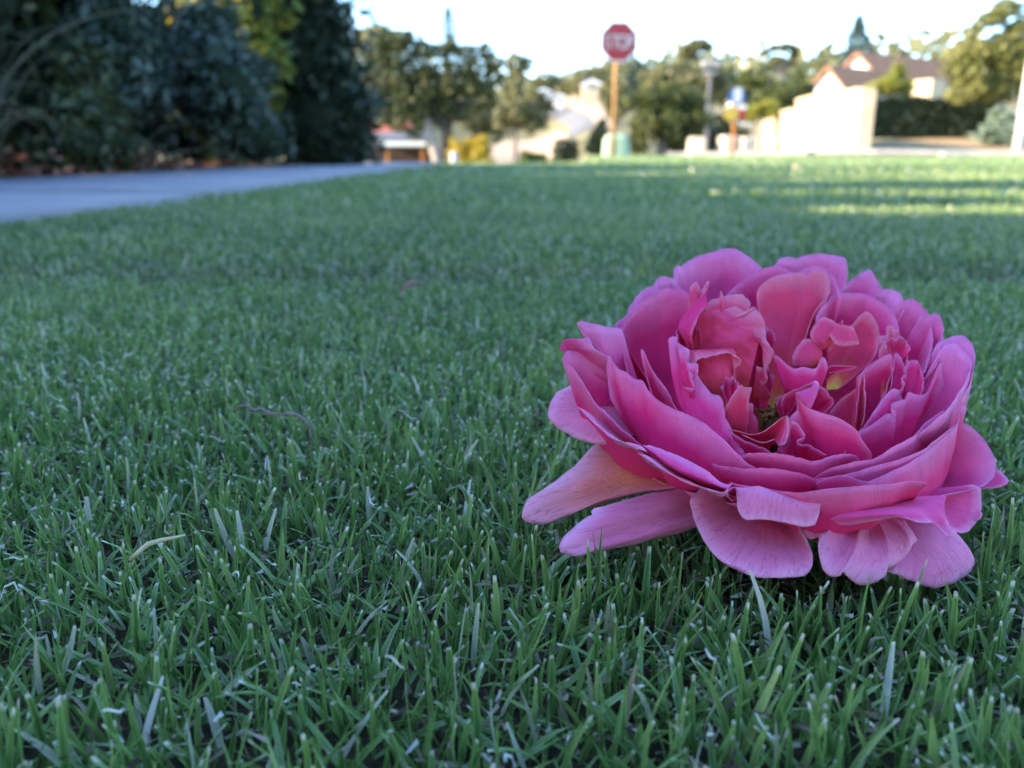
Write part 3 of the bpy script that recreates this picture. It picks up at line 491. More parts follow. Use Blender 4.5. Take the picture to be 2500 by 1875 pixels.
# --- receptacle and stamens
mb = MB()
rp = [rose_pt(1115, 1170, 12), rose_pt(1115, 1120, 11), rose_pt(1115, 1040, 10), rose_pt(1115, 985, 10)]
mb.tube([p - ROSE_LOC for p in rp], [.003, .0075, .0085, .005], 14)
mb.build("receptacle", surface("receptacle_green", (.07, .06, .02), (.12, .09, .03), 200, .6), rose, smooth=True)
mb = MB()
for i in range(70):
    a = random.uniform(0, 2 * math.pi); r = random.uniform(.1, 1)
    b0 = rose_pt(1115 + 45 * math.cos(a) * r, 960 + 20 * math.sin(a) * r, 9)
    tip = rose_pt(1125 + 75 * math.cos(a) * r + random.uniform(-16, 16), 830 + 60 * math.sin(a) * r - 40 * (1 - r) + random.uniform(-25, 25), 6 - 6 * math.sin(a) * r)
    mid = (b0 + tip) / 2 + Vector((random.uniform(-1, 1), random.uniform(-1, 1), 0)) * .0012
    mb.tube([b0 - ROSE_LOC, mid - ROSE_LOC, tip - ROSE_LOC], .00018, 5)
    dr = Vector((random.uniform(-1, 1), random.uniform(-1, 1), random.uniform(-.4, .6))).normalized()
    mb.tube([tip - dr * .0011 - ROSE_LOC, tip - ROSE_LOC, tip + dr * .0011 - ROSE_LOC], [.0002, .00042, .0002], 6)
st = mb.build("stamens", surface("stamen_gold", (.08, .025, .010), (.30, .15, .03), 900, .7), rose, smooth=True)
st["kind"] = "stuff"
ROSE_V = np.concatenate(ROSE_V)
# ------------------------------------------------------------------ ground and paving
def axis_samples(lo, hi, near, fine, grow):
    out = [near]; s = fine
    v = near
    while v < hi: v += s; s *= grow; out.append(min(v, hi))
    v = near; s = fine
    while v > lo: v -= s; s *= grow; out.insert(0, max(v, lo))
    return np.array(out)
gx = axis_samples(-420, 420, 0.5, 0.12, 1.06); gy = axis_samples(-60, 900, 8.0, 0.25, 1.035)
GX, GY = np.meshgrid(gx, gy)
GZ = ground_z(GX, GY) - 0.004
bedmask = (GX < -2.1)
V = np.stack([GX, GY, GZ], -1).reshape(-1, 3)
idx = np.arange(V.shape[0]).reshape(GX.shape)
F = np.stack([idx[:-1, :-1], idx[:-1, 1:], idx[1:, 1:], idx[1:, :-1]], -1).reshape(-1, 4)
def ground_mat():
    m, nt, b = newmat("lawn_ground")
    geo = N(nt, "ShaderNodeNewGeometry"); sep = N(nt, "ShaderNodeSeparateXYZ"); L(nt, geo.outputs['Position'], sep.inputs[0])
    n1 = N(nt, "ShaderNodeTexNoise", i_Scale=420.0, i_Detail=5.0, i_Roughness=.7); L(nt, geo.outputs['Position'], n1.inputs['Vector'])
    thatch = ramp(nt, [(.3, (.018, .016, .009)), (.55, (.055, .045, .024)), (.75, (.13, .11, .07))], n1.outputs['Fac'])
    n2 = N(nt, "ShaderNodeTexNoise", i_Scale=3.0, i_Detail=8.0, i_Roughness=.7); L(nt, geo.outputs['Position'], n2.inputs['Vector'])
    turf = ramp(nt, [(.3, (.07, .11, .03)), (.7, (.12, .165, .05))], n2.outputs['Fac'])
    n3 = N(nt, "ShaderNodeTexNoise", i_Scale=0.35, i_Detail=6.0, i_Roughness=.65); L(nt, geo.outputs['Position'], n3.inputs['Vector'])
    dry = ramp(nt, [(.35, (.07, .085, .03)), (.6, (.20, .16, .085))], n3.outputs['Fac'])
    f1 = N(nt, "ShaderNodeMapRange"); f1.inputs[1].default_value = 0.7; f1.inputs[2].default_value = 1.1; ln_ = N(nt, "ShaderNodeVectorMath", operation='LENGTH'); L(nt, geo.outputs['Position'], ln_.inputs[0]); L(nt, ln_.outputs['Value'], f1.inputs[0])
    f2 = N(nt, "ShaderNodeMapRange"); f2.inputs[1].default_value = 19.0; f2.inputs[2].default_value = 24.0; L(nt, sep.outputs['Y'], f2.inputs[0])
    a = N(nt, "ShaderNodeMixRGB"); L(nt, f1.outputs[0], a.inputs[0]); L(nt, thatch.outputs[0], a.inputs[1]); L(nt, turf.outputs[0], a.inputs[2])
    c = N(nt, "ShaderNodeMixRGB"); L(nt, f2.outputs[0], c.inputs[0]); L(nt, a.outputs[0], c.inputs[1]); L(nt, dry.outputs[0], c.inputs[2])
    L(nt, c.outputs[0], b.inputs['Base Color']); b.inputs['Roughness'].default_value = .9; b.inputs['Specular IOR Level'].default_value = .15
    bp = N(nt, "ShaderNodeBump", i_Strength=.6, i_Distance=.004); L(nt, n1.outputs['Fac'], bp.inputs['Height']); L(nt, bp.outputs[0], b.inputs['Normal'])
    return m
ground = link_mesh("ground", arr_mesh("ground", V, F, smooth=True), ground_mat()); tag(ground, kind="structure")
tag(ground, "gently sloping ground under the lawn and verge running to the far hill", None)

def strip(name, left, right, mat, dz=0.004, n=60, kind="structure", depth=0.0, label=None):
    """a paved band between two polylines of (x, y), laid on the ground"""
    def rs(P):
        P = np.array(P, float); q = np.r_[0, np.cumsum(np.hypot(*np.diff(P, axis=0).T))]
        t = np.linspace(0, q[-1], n); return np.stack([np.interp(t, q, P[:, 0]), np.interp(t, q, P[:, 1])], -1)
    A, B = rs(left), rs(right); k = 7
    rows = np.array([[a * (1 - w) + b * w for w in np.linspace(0, 1, k)] for a, b in zip(A, B)])
    z = ground_z(rows[..., 0], rows[..., 1]) + dz
    P = np.concatenate([rows, z[..., None]], -1)
    V = P.reshape(-1, 3); ix = np.arange(n * k).reshape(n, k)
    F = np.stack([ix[:-1, :-1], ix[:-1, 1:], ix[1:, 1:], ix[1:, :-1]], -1).reshape(-1, 4)
    if depth:
        V2 = V - np.array([0, 0, depth]); V = np.concatenate([V, V2]); o = n * k
        S1 = np.stack([ix[:-1, 0], ix[1:, 0], ix[1:, 0] + o, ix[:-1, 0] + o], -1)
        S2 = np.stack([ix[1:, -1], ix[:-1, -1], ix[:-1, -1] + o, ix[1:, -1] + o], -1)
        F = np.concatenate([F, S1, S2])
    o = link_mesh(name, arr_mesh(name, V, F), mat); tag(o, label, None, None, kind); return o

conc = surface("path_concrete", (.20, .19, .205), (.27, .255, .275), 3.0, .9, .35, 260, .15, .003, stain=(.15, .145, .15))
PATH_IN = -0.73; PATH_OUT = -1.88
# the footpath: cast bays with joints, each bay a slab of its own
pathroot = empty("footpath", (-1.5, 0, 0)); tag(pathroot, "pale concrete footpath between the lawn and the shrub bed", None, None, "structure")
yb = -7.0; k = 0
while yb < 13.5:
    y1 = yb + 1.5
    rows = np.linspace(yb + .004, y1 - .004, 6)
    Vs = []; 
    for yy in rows:
        for xx in (PATH_OUT, (PATH_IN + PATH_OUT) / 2, PATH_IN):
            Vs.append((xx + 1.5, yy, gz(xx, yy) + .012))
    Vs = np.array(Vs); n0 = len(Vs); ix = np.arange(n0).reshape(6, 3)
    F = [np.stack([ix[:-1, :-1], ix[:-1, 1:], ix[1:, 1:], ix[1:, :-1]], -1).reshape(-1, 4)]
    V2 = Vs - np.array([0, 0, .06]); o2 = n0
    for e in (ix[:, 0], ix[:, -1][::-1], ix[0, ::-1], ix[-1, :]):
        F.append(np.stack([e[:-1], e[1:], e[1:] + o2, e[:-1] + o2], -1))
    o = link_mesh("slab", arr_mesh("slab", np.concatenate([Vs, V2]), np.concatenate(F)), conc, pathroot)
    yb = y1; k += 1

mulch = surface("bed_mulch", (.035, .018, .012), (.10, .05, .03), 14, .95, .8, 70, .1, .02)
strip("garden_bed", [(-9.5, -9), (-9.5, 12.5)], [(PATH_OUT - .02, -9), (PATH_OUT - .02, 12.5)], mulch, .006, 50, label="brown mulch bed under the shrubs beside the footpath")
asph = surface("road_asphalt", (.06, .055, .05), (.09, .08, .072), 2.0, 1.0, .5, 90, .05, .006, stain=(.11, .105, .10))
# the cross street beyond the verge, sweeping up to the right
strip("road", [(3.6, 24.0), (9, 21.0), (15, 18.9), (28, 17.4), (60, 16.4)], [(3.2, 19.6), (8, 17.6), (14, 16.2), (28, 14.6), (60, 13.6)], asph, .006, 80, label="grey asphalt street crossing behind the verge")
kerbm = surface("kerb_concrete", (.24, .22, .20), (.33, .31, .28), 5, .85, .3, 120, .3, .004)
def kerb(pts, name="kerb", w=.16, h=.10):
    P = np.array(pts, float); mb = MB()
    for (x0, y0), (x1, y1) in zip(P[:-1], P[1:]):
        nseg = max(1, int(math.hypot(x1 - x0, y1 - y0) / 1.8))
        for i in range(nseg):
            a = (x0 + (x1 - x0) * i / nseg, y0 + (y1 - y0) * i / nseg); b = (x0 + (x1 - x0) * (i + 1) / nseg, y0 + (y1 - y0) * (i + 1) / nseg)
            dx, dy = b[0] - a[0], b[1] - a[1]; l = math.hypot(dx, dy); nx, ny = -dy / l * w / 2, dx / l * w / 2
            e = .004 / l; a = (a[0] + dx * e, a[1] + dy * e); b = (b[0] - dx * e, b[1] - dy * e)
            q = [(a[0] - nx, a[1] - ny), (b[0] - nx, b[1] - ny), (b[0] + nx, b[1] + ny), (a[0] + nx, a[1] + ny)]
            P8 = [(x, y, gz(x, y) - .08) for x, y in q] + [(x, y, gz(x, y) + h) for x, y in q]
            mb.add(P8, [(3, 2, 1, 0), (4, 5, 6, 7), (0, 1, 5, 4), (1, 2, 6, 5), (2, 3, 7, 6), (3, 0, 4, 7)])
    o = mb.build(name, kerbm); tag(o, None, None, None, "structure"); return o
kerb([(4.3, 23.9), (9, 21.12), (15, 19.02), (28, 17.52), (40, 17.1)], h=.10)["label"] = "pale concrete kerb on the far side of the cross street"
# road climbing the opposite hill, and its pale cutting
hillroad = surface("hill_road", (.10, .10, .105), (.14, .135, .13), 1.0, .9, .3, 30)
def on6(pts): return [tuple(Z6(x, y, Y))[:2] for x, y, Y in pts]
# ------------------------------------------------------------------ foliage
def leaves_arr(C, size, asp=0.45, up=None, droop=0.0, jit=.35):
    """one lens-shaped leaf (a folded quad) at each centre: 4 points each"""
    n = len(C)
    a = RNG.normal(size=(n, 3)); a[:, 2] -= droop
    if up is not None: a = a * .8 + up
    a /= np.linalg.norm(a, axis=1, keepdims=True)
    b = np.cross(a, RNG.normal(size=(n, 3))); b /= np.maximum(np.linalg.norm(b, axis=1, keepdims=True), 1e-6)
    s = size * (1 + jit * RNG.normal(size=(n, 1))).clip(.4, 2)
    P = np.stack([C - a * s, C + b * s * asp, C + a * s, C - b * s * asp], 1)
    return P.reshape(-1, 3)
def foliage(name, C, size, mat, parent, loc, asp=.45, droop=0.0, up=None):
    n = len(C); P = leaves_arr(C, size, asp, up, droop)
    F = np.arange(4 * n).reshape(n, 4)
    rnd = np.repeat(RNG.random(n), 4)
    me = arr_mesh(name, P - np.array(loc), F, {"rnd": rnd})
    return link_mesh(name, me, mat, parent)
def clump_pts(c, r, n, shell=.55):
    d = RNG.normal(size=(n, 3)); d /= np.linalg.norm(d, axis=1, keepdims=True)
    # lumpy surface
    k = 1 + .22 * np.sin(d[:, 0] * 4.1 + c[0] * 9) + .18 * np.sin(d[:, 1] * 5.3 + c[2] * 7) + .15 * np.sin(d[:, 2] * 6.7 + c[1] * 5)
    rad = (shell + (1 - shell) * RNG.random(n) ** .6) * k
    return np.array(c) + d * rad[:, None] * np.array(r)
BARK = {
 'grey': surface("bark_grey", (.10, .085, .07), (.20, .17, .14), 12, .9, .8, 60, .1, .02),
 'pale': surface("bark_pale", (.22, .17, .14), (.36, .29, .24), 6, .85, .5, 40, .2, .02),
 'dark': surface("bark_dark", (.035, .028, .022), (.08, .06, .045), 12, .95, .8, 60, .1, .02),
}
LM = {
 'olive': leafmat("leaf_olive", [(0, (0.088, 0.096, 0.022)), (.6, (0.184, 0.184, 0.045)), (1, (0.304, 0.280, 0.080))]),
 'green': leafmat("leaf_green", [(0, (.036, .052, .012)), (.6, (.085, .10, .024)), (1, (.16, .165, .045))]),
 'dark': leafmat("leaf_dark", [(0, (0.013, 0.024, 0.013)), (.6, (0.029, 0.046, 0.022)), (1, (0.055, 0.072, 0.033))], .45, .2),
 'hedge': leafmat("leaf_hedge", [(0, (.020, .030, .010)), (.6, (.046, .062, .020)), (1, (.11, .125, .045))], .45, .25),
 'grey': leafmat("leaf_greygreen", [(0, (.022, .04, .026)), (.6, (.05, .078, .052)), (1, (.10, .135, .10))], .45, .2),
 'cypress': leafmat("leaf_cypress", [(0, (.016, .026, .008)), (.5, (.042, .054, .015)), (1, (.14, .14, .04))], .6, .2),
 'gum': leafmat("leaf_gum", [(0, (0.080, 0.088, 0.032)), (.6, (0.144, 0.144, 0.056)), (1, (0.256, 0.224, 0.096))]),
 'yellow': leafmat("leaf_yellow", [(0, (0.220, 0.160, 0.015)), (.6, (0.400, 0.280, 0.020)), (1, (0.500, 0.360, 0.030))]),
 'lime': leafmat("leaf_lime", [(0, (0.110, 0.154, 0.022)), (.6, (0.220, 0.242, 0.033)), (1, (0.374, 0.264, 0.033))]),
 'pine': leafmat("leaf_pine", [(0, (0.022, 0.042, 0.036)), (.6, (0.042, 0.072, 0.060)), (1, (0.072, 0.108, 0.090))], .5, .1),
 'silver': leafmat("leaf_silver", [(0, (0.140, 0.200, 0.130)), (.6, (0.240, 0.310, 0.210)), (1, (0.340, 0.400, 0.300))]),
}
def tree(name, label, base, clumps, leaf, nleaf, lsize, bark='grey', trunk=.12, group=None, asp=.45, cat="tree", fork=None, droop=.2, crownname="crown", shell=.55, core=None):
    """base: world point of the foot; clumps: [(centre, radii)]"""
    root = empty(name, base, label, cat, group)
    vol = np.array([r[0] * r[1] * r[2] for _, r in clumps]) ** (2 / 3); vol /= vol.sum()
    C = np.concatenate([clump_pts(c, r, max(20, int(nleaf * w)), shell) for (c, r), w in zip(clumps, vol)])
    C = C[C[:, 2] > base[2] + .03]
    foliage(crownname, C, lsize, LM[leaf], root, base, asp, droop)
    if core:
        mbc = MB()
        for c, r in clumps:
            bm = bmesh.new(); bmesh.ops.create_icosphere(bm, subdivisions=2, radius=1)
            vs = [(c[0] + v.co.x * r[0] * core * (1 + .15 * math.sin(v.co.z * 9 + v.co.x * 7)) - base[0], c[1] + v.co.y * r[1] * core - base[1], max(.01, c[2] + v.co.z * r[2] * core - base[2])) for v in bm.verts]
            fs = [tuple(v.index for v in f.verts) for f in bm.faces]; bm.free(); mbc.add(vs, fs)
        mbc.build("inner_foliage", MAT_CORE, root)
    mb = MB(); b = Vector(base)
    cen = sum((Vector(c) for c, _ in clumps), Vector()) / len(clumps)
    top = Vector((b.x * .3 + cen.x * .7, b.y * .3 + cen.y * .7, b.z + (cen.z - b.z) * .75))
    if fork: top = Vector(fork)
    mid = (b + top) / 2 + Vector((random.uniform(-1, 1), random.uniform(-1, 1), 0)) * trunk * .6
    mb.tube([p - b for p in (b - Vector((0, 0, .05)), b + (mid - b) * .3, mid, top)], [trunk * 1.25, trunk, trunk * .85, trunk * .6], 9)
    mb.build("trunk", BARK[bark], root, smooth=True)
    for c, r in clumps[:26]:
        c = Vector(c); q = (top + c) / 2 + Vector((random.uniform(-1, 1), random.uniform(-1, 1), random.uniform(-.2, .6))) * min(r) * .25
        lm = MB(); lm.tube([p - b for p in (top - (top - b) * .08, q, c)], [trunk * .5, trunk * .32, trunk * .12], 6)
        lm.build("limb", BARK[bark], root, smooth=True)
    return root
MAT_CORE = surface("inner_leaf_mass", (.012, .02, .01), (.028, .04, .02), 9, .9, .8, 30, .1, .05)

# ------------------------------------------------------------------ shrubs along the footpath (they shade the lawn)
def shrub(label, x, y, h, w, d, leaf, n, ls, asp=.4, name="shrub", droop=.2, core=.72, nb=7, group=None, lean=0, z0=.0):
    b = Vector((x, y, gz(x, y))); cl = []
    for i in range(nb):
        a = 2 * math.pi * i / nb + random.uniform(-.4, .4); rr = random.uniform(.25, .6); zz = random.uniform(.12, .8)
        cl.append(((x + math.cos(a) * w * rr * .5, y + math.sin(a) * d * rr * .5, b.z + h * zz), (w * random.uniform(.27, .36), d * random.uniform(.27, .36), h * random.uniform(.17, .26))))
    cl.append(((x + lean, y, b.z + h * .84), (w * .26, d * .26, h * .17)))
    cl.append(((x, y, b.z + h * .45), (w * .4, d * .4, h * .36)))
    return tree(name, label, b, cl, leaf, n, ls, 'dark', .03, group, asp, "shrub", droop=droop, crownname="foliage", core=core)
# along the path, from beside the camera to the far end
random.seed(21); RNG = np.random.default_rng(21)
shrub("tall tangled dark shrub with grey-green leaves behind the long grass clump", -3.15, 1.95, 2.5, 1.3, .9, 'hedge', 9000, .042, core=.85)
shrub("dense dark shrub with small leaves just beyond the long grass clump", -2.98, 3.0, 1.9, 1.3, 1.0, 'hedge', 9000, .042, .45, core=.85)
shrub("broad-leaved dark shrub leaning over the footpath beside the brown leaf litter", -2.75, 4.0, 1.8, 1.4, .95, 'hedge', 9000, .046, .5, core=.85)
shrub("silvery grey-green shrub in the middle of the dark hedge", -2.3, 4.6, 1.3, .9, 1.0, 'grey', 8000, .038, .3)
shrub("tall bright-tipped shrub rising beside the silvery one", -3.05, 5.15, 3.1, 1.3, 1.2, 'hedge', 9000, .055, .35, core=.85)
shrub("low green shrub at the edge of the footpath with pale new leaves", -2.12, 4.15, .62, .6, .7, 'hedge', 3500, .028, .45, nb=5)
shrub("blue-grey shrub near the far end of the hedge", -2.0, 5.9, 1.1, .95, 1.1, 'grey', 7000, .036, .35)
shrub("dark column of foliage ending the hedge", -1.66, 7.2, 2.1, 1.1, .9, 'dark', 12000, .045, .4, core=.8)
shrub("sparse dark shrub behind the end of the hedge", -2.75, 7.5, 2.0, 1.4, .8, 'dark', 6000, .055, .4)
shrub("tall shrub with drooping sprays, sunlit look put into the yellow-green leaf colour", -2.0, 6.5, 1.85, .85, .7, 'lime', 6000, .04, .35, core=.6)  # these sprays stand in shade; bright leaf colour stands in for sunlight
# the hedge goes on behind the camera
for i, (x, y, h, w) in enumerate([(-3.3, 1.1, 1.8, .95), (-3.4, .45, 1.85, .7), (-3.35, 2.5, 1.75, .7), (-3.4, -.15, 2.5, 1.35), (-3.4, -1.8, 2.6, 1.5), (-3.5, -3.4, 2.6, 1.7), (-5.2, -.6, 2.0, 2.2), (-5.4, -3.0, 2.4, 2.2), (-5.4, 1.8, 1.9, 2.0), (-5.3, 4.2, 1.9, 2.0), (-5.2, 6.4, 2.2, 1.8)]):
    shrub("dense dark shrub of the hedge running back along the footpath", x, y, h, w, w, 'hedge', 3600, .07, .5, group="shrubs of the hedge running back along the footpath", core=.92)
# unseen tree row added behind the camera to hold back low sky light
for i, (x, y, h, w) in enumerate([(-1.2, -5.2, 5.2, 3.0), (1.6, -5.6, 5.8, 3.2), (4.6, -5.2, 5.4, 3.2), (7.6, -4.6, 5.6, 3.2)]):
    b_ = (x, y, gz(x, y))
    tree("added_blocker_tree", "unseen tall dense tree added behind the camera to block low sky light", b_, [((x + math.cos(k * 2.1) * w * .3, y + math.sin(k * 2.1) * w * .25, h * (.25 + .12 * k)), (w * .42, w * .36, h * .17)) for k in range(6)], 'hedge', 4000, .11, 'dark', .1, "unseen trees added to block low sky light", core=.9)

# long grass clump with arching stalks at the bed's edge
strawm = leafmat("dry_stalk", [(0, (.06, .065, .03)), (.6, (.13, .12, .07)), (1, (.26, .23, .16))], .6, .2)
def blade_strip(mb, p0, p1, p2, w, n=7):
    p0, p1, p2 = Vector(p0), Vector(p1), Vector(p2); V = []
    for i in range(n):
        t = i / (n - 1); p = p0 * (1 - t) ** 2 + p1 * 2 * t * (1 - t) + p2 * t * t
        tg = (p1 - p0) * (1 - t) + (p2 - p1) * t; sd = tg.cross(Vector((random.uniform(-.3, .3), -1, .2))).normalized() * w * (1 - .85 * t ** 2) / 2
        V += [p - sd, p + sd]
    mb.add(V, [(2 * i, 2 * i + 1, 2 * i + 3, 2 * i + 2) for i in range(n - 1)])
def grass_clump(label, x, y, h, nb, spread, mat, name="grass_clump", w=.007, stalks=()):
    b = Vector((x, y, gz(x, y))); r = empty(name, b, label, "grass clump"); mb = MB()
    for i in range(nb):
        a = random.uniform(0, 2 * math.pi); q = random.uniform(.3, 1); hh = h * random.uniform(.45, 1)
        p0 = Vector((random.uniform(-.09, .09), random.uniform(-.09, .09), 0)); dr = Vector((math.cos(a), math.sin(a), 0))
        blade_strip(mb, p0, p0 + dr * spread * q * .35 + Vector((0, 0, hh)), p0 + dr * spread * q + Vector((0, 0, hh * random.uniform(.35, 1.0))), w * random.uniform(.6, 1.3))
    me = mb.mesh("blades"); at = me.attributes.new("rnd", 'FLOAT', 'POINT'); at.data.foreach_set("value", np.repeat(RNG.random(nb), 14).astype(np.float32))
    link_mesh("blades", me, mat, r)
    for (q0, q1, q2) in stalks:
        sb = MB(); blade_strip(sb, q0, q1, q2, .011, 14)
        me = sb.mesh("stalk"); at = me.attributes.new("rnd", 'FLOAT', 'POINT'); at.data.foreach_set("value", np.full(28, random.random(), np.float32))
        link_mesh("stalk", me, mat, r)
    return r
grass_clump("long unmown grass clump with arching straw stalks at the edge of the bed", -2.05, 3.25, .7, 55, .5, strawm, stalks=[((0, 0, 0), (.1, .1, .62), (.62, .35, .66)), ((-.1, 0, 0), (.05, -.1, .9), (.55, -.05, .28)), ((-.05, .05, 0), (-.2, -.2, 1.0), (.3, .3, .8)), ((.05, 0, 0), (.1, 0, .4), (.5, .1, .12)), ((-.2, 0, 0), (-.2, -.1, 1.1), (.25, -.2, 1.05))])
grass_clump("small clump of dry grass blades beside the footpath under the silvery shrub", -2.0, 4.5, .28, 60, .3, strawm)
# leaf litter at the foot of the bed
littm = leafmat("dead_leaf", [(0, (.09, .03, .02)), (.5, (.18, .07, .045)), (1, (.27, .14, .09))], .8, .1)
nl = 2600
LC = np.stack([RNG.uniform(-3.4, -1.9, nl), RNG.uniform(1.5, 8, nl), RNG.uniform(.012, .035, nl)], -1)
LC[:700, 1] = RNG.normal(4.3, .3, 700); LC[:700, 0] = RNG.uniform(-2.6, -1.92, 700); LC[:700, 2] = RNG.uniform(.01, .12, 700)
me = arr_mesh("leaf_litter", leaves_arr(LC, .03, .45, np.array([0, 0, 0])), np.arange(4 * nl).reshape(nl, 4), {"rnd": np.repeat(RNG.random(nl), 4)})
tag(link_mesh("leaf_litter", me, littm), "brown dead leaves scattered at the foot of the shrubs", "leaf litter", None, "stuff")

# ------------------------------------------------------------------ trees of the background
def C6(x, y, Y, rx, ry, rd=None):
    r = px6(rx, Y); return (tuple(Z6(x, y, Y)), (r, px6(rd or rx, Y), px6(ry, Y)))
def C7(x, y, Y, rx, ry, rd=None):
    r = px6(rx, Y); return (tuple(Z7(x, y, Y)), (r, px6(rd or rx, Y), px6(ry, Y)))
def foot(f, x, Y):
    p = f(x, 900, Y); return (p.x, p.y, gz(p.x, p.y))
# big bushy tree left of the sign
Y = 26.0
bt = tree("bushy_tree", "big bushy dark tree with a forked trunk left of the stop sign", foot(Z6, 600, Y),
     [C6(x, y, Y, r * 1.25, r * .8) for x, y, r in ((200, 300, 60), (300, 270, 60), (400, 260, 55), (250, 390, 70), (370, 360, 70), (480, 310, 60), (380, 215, 26), (560, 330, 55), (640, 300, 45), (650, 230, 22), (730, 330, 55), (840, 340, 60), (870, 290, 26), (930, 400, 55), (820, 440, 65), (930, 500, 60), (700, 450, 75), (560, 450, 70), (430, 470, 75), (280, 500, 75), (220, 580, 60), (360, 580, 70), (500, 590, 75), (650, 570, 75), (790, 560, 70), (880, 590, 45), (260, 690, 65), (380, 690, 60), (520, 690, 60), (640, 680, 55), (230, 770, 40), (460, 770, 45), (320, 800, 50), (420, 850, 40), (700, 740, 50), (800, 690, 50), (900, 660, 40))],
     'cypress', 15000, .06, 'dark', .16, fork=tuple(Z6(610, 760, Y)))
MB().tube([Vector(q) - bt.location for q in (Z6(585, 1075, Y), Z6(560, 990, Y), Z6(535, 900, Y), Z6(505, 820, Y), Z6(500, 700, Y))], [.2, .17, .15, .12, .06], 9).build("trunk", BARK['pale'], bt, smooth=True)["label"] = "pale second trunk leaning left"
tree("bushy_tree", "olive tree behind the bushy tree, against the end of the hedge", foot(Z6, 150, 36), [C6(170, 250, 36, 120, 80), C6(260, 260, 36, 120, 60), C6(150, 420, 36, 110, 130)], 'gum', 4000, .1, 'grey', .15)
for (x, y, rx, ry, Y, lab) in [(150, 620, 110, 120, 42, "olive tree above the red tiled roof"), (420, 640, 120, 130, 48, "olive tree seen through the bushy tree above the carport"), (880, 700, 110, 110, 50, "olive tree between the bushy tree and the slim tree"), (1190, 640, 70, 60, 90, "small olive tree on the hill above the slim tree"), (1450, 560, 90, 60, 120, "olive tree on the hill left of the stop sign post"), (1620, 520, 90, 90, 100, "tall olive tree behind the stop sign post")]:
    tree("bushy_tree", lab, foot(Z6, x, Y), [C6(x, y, Y, rx, ry), C6(x - rx * .7, y + ry * .6, Y, rx * .8, ry * .8), C6(x + rx * .7, y + ry * .7, Y, rx * .8, ry * .8), C6(x, y + ry * 1.2, Y, rx * .9, ry * .8)], 'gum', 3200, .12 * Y / 50, 'grey', .15)
def conifer(label, f, x, ytop, ybase, Y, w, n, name="norfolk_pine"):
    p = f(x, ybase, Y); b = Vector((p.x, p.y, gz(p.x, p.y))); top = f(x, ytop, Y).z
    r = empty(name, b, label, "tree"); H = top - b.z; R = px6(w, Y) / 2 * H / (top - p.z)
    mb = MB(); mb.tube([(0, 0, -.1), (0, 0, H * .5), (0, 0, H)], [H * .018, H * .011, .02], 8); mb.build("trunk", BARK['dark'], r, smooth=True)
    C = []; tiers = 22
    for i in range(tiers):
        t = (i + .5) / tiers; z = b.z + H * (.12 + .88 * t); rad = R * (1 - t) ** .8 + .12
        for k in range(7):
            a = 2 * math.pi * k / 7 + i * .9; m = n // (tiers * 7)
            s = RNG.random(m) ** .7
            C.append(np.stack([b.x + np.cos(a) * rad * s + RNG.normal(0, .06 * rad + .02, m), b.y + np.sin(a) * rad * s + RNG.normal(0, .06 * rad + .02, m), z + s * rad * .12 + RNG.normal(0, H * .008, m)], -1))
    foliage("crown", np.concatenate(C), .12 * Y / 60, LM['pine'], r, b, .3)
    return r
conifer("spire of a tall pine rising behind the bushy tree", Z6, 640, 45, 330, 60, 110, 3000)
conifer("tall narrow dark pine rising behind the gabled house", Z7, 1145, 95, 330, 80, 120, 4500)
Y = 40.0
tree("slim_tree", "slim tree with a rounded top right of the bushy tree", foot(Z6, 1060, Y), [C6(1080, 410, Y, 85, 65), C6(1050, 560, Y, 70, 80), C6(1060, 700, Y, 120, 90), C6(1180, 760, Y, 90, 80), C6(980, 740, Y, 60, 70)], 'gum', 5000, .1, 'grey', .14)
Y = 24.0
tree("round_tree", "round clipped green tree just right of the stop sign post", foot(Z6, 1985, Y), [C6(1850, 650, Y, 85, 75), C6(1990, 620, Y, 120, 80), C6(2130, 650, Y, 110, 90), C6(1900, 790, Y, 120, 110), C6(2060, 780, Y, 120, 110), C6(2210, 760, Y, 90, 110), C6(1840, 900, Y, 70, 70), C6(2150, 880, Y, 90, 60)], 'green', 11000, .06, 'grey', .13)
Y = 36.0
tree("bushy_tree", "brown-green spreading tree behind the round tree", foot(Z6, 2130, Y), [C6(1960, 520, Y, 120, 70), C6(2100, 460, Y, 130, 60), C6(2250, 480, Y, 120, 70), C6(2370, 540, Y, 100, 80), C6(2150, 600, Y, 200, 120)], 'gum', 6000, .1, 'grey', .16)
tree("slim_tree", "small far tree showing beside the stop sign post", foot(Z6, 1830, 75), [C6(1830, 450, 75, 50, 45), C6(1800, 540, 75, 60, 50)], 'grey', 1800, .16, 'grey', .18)
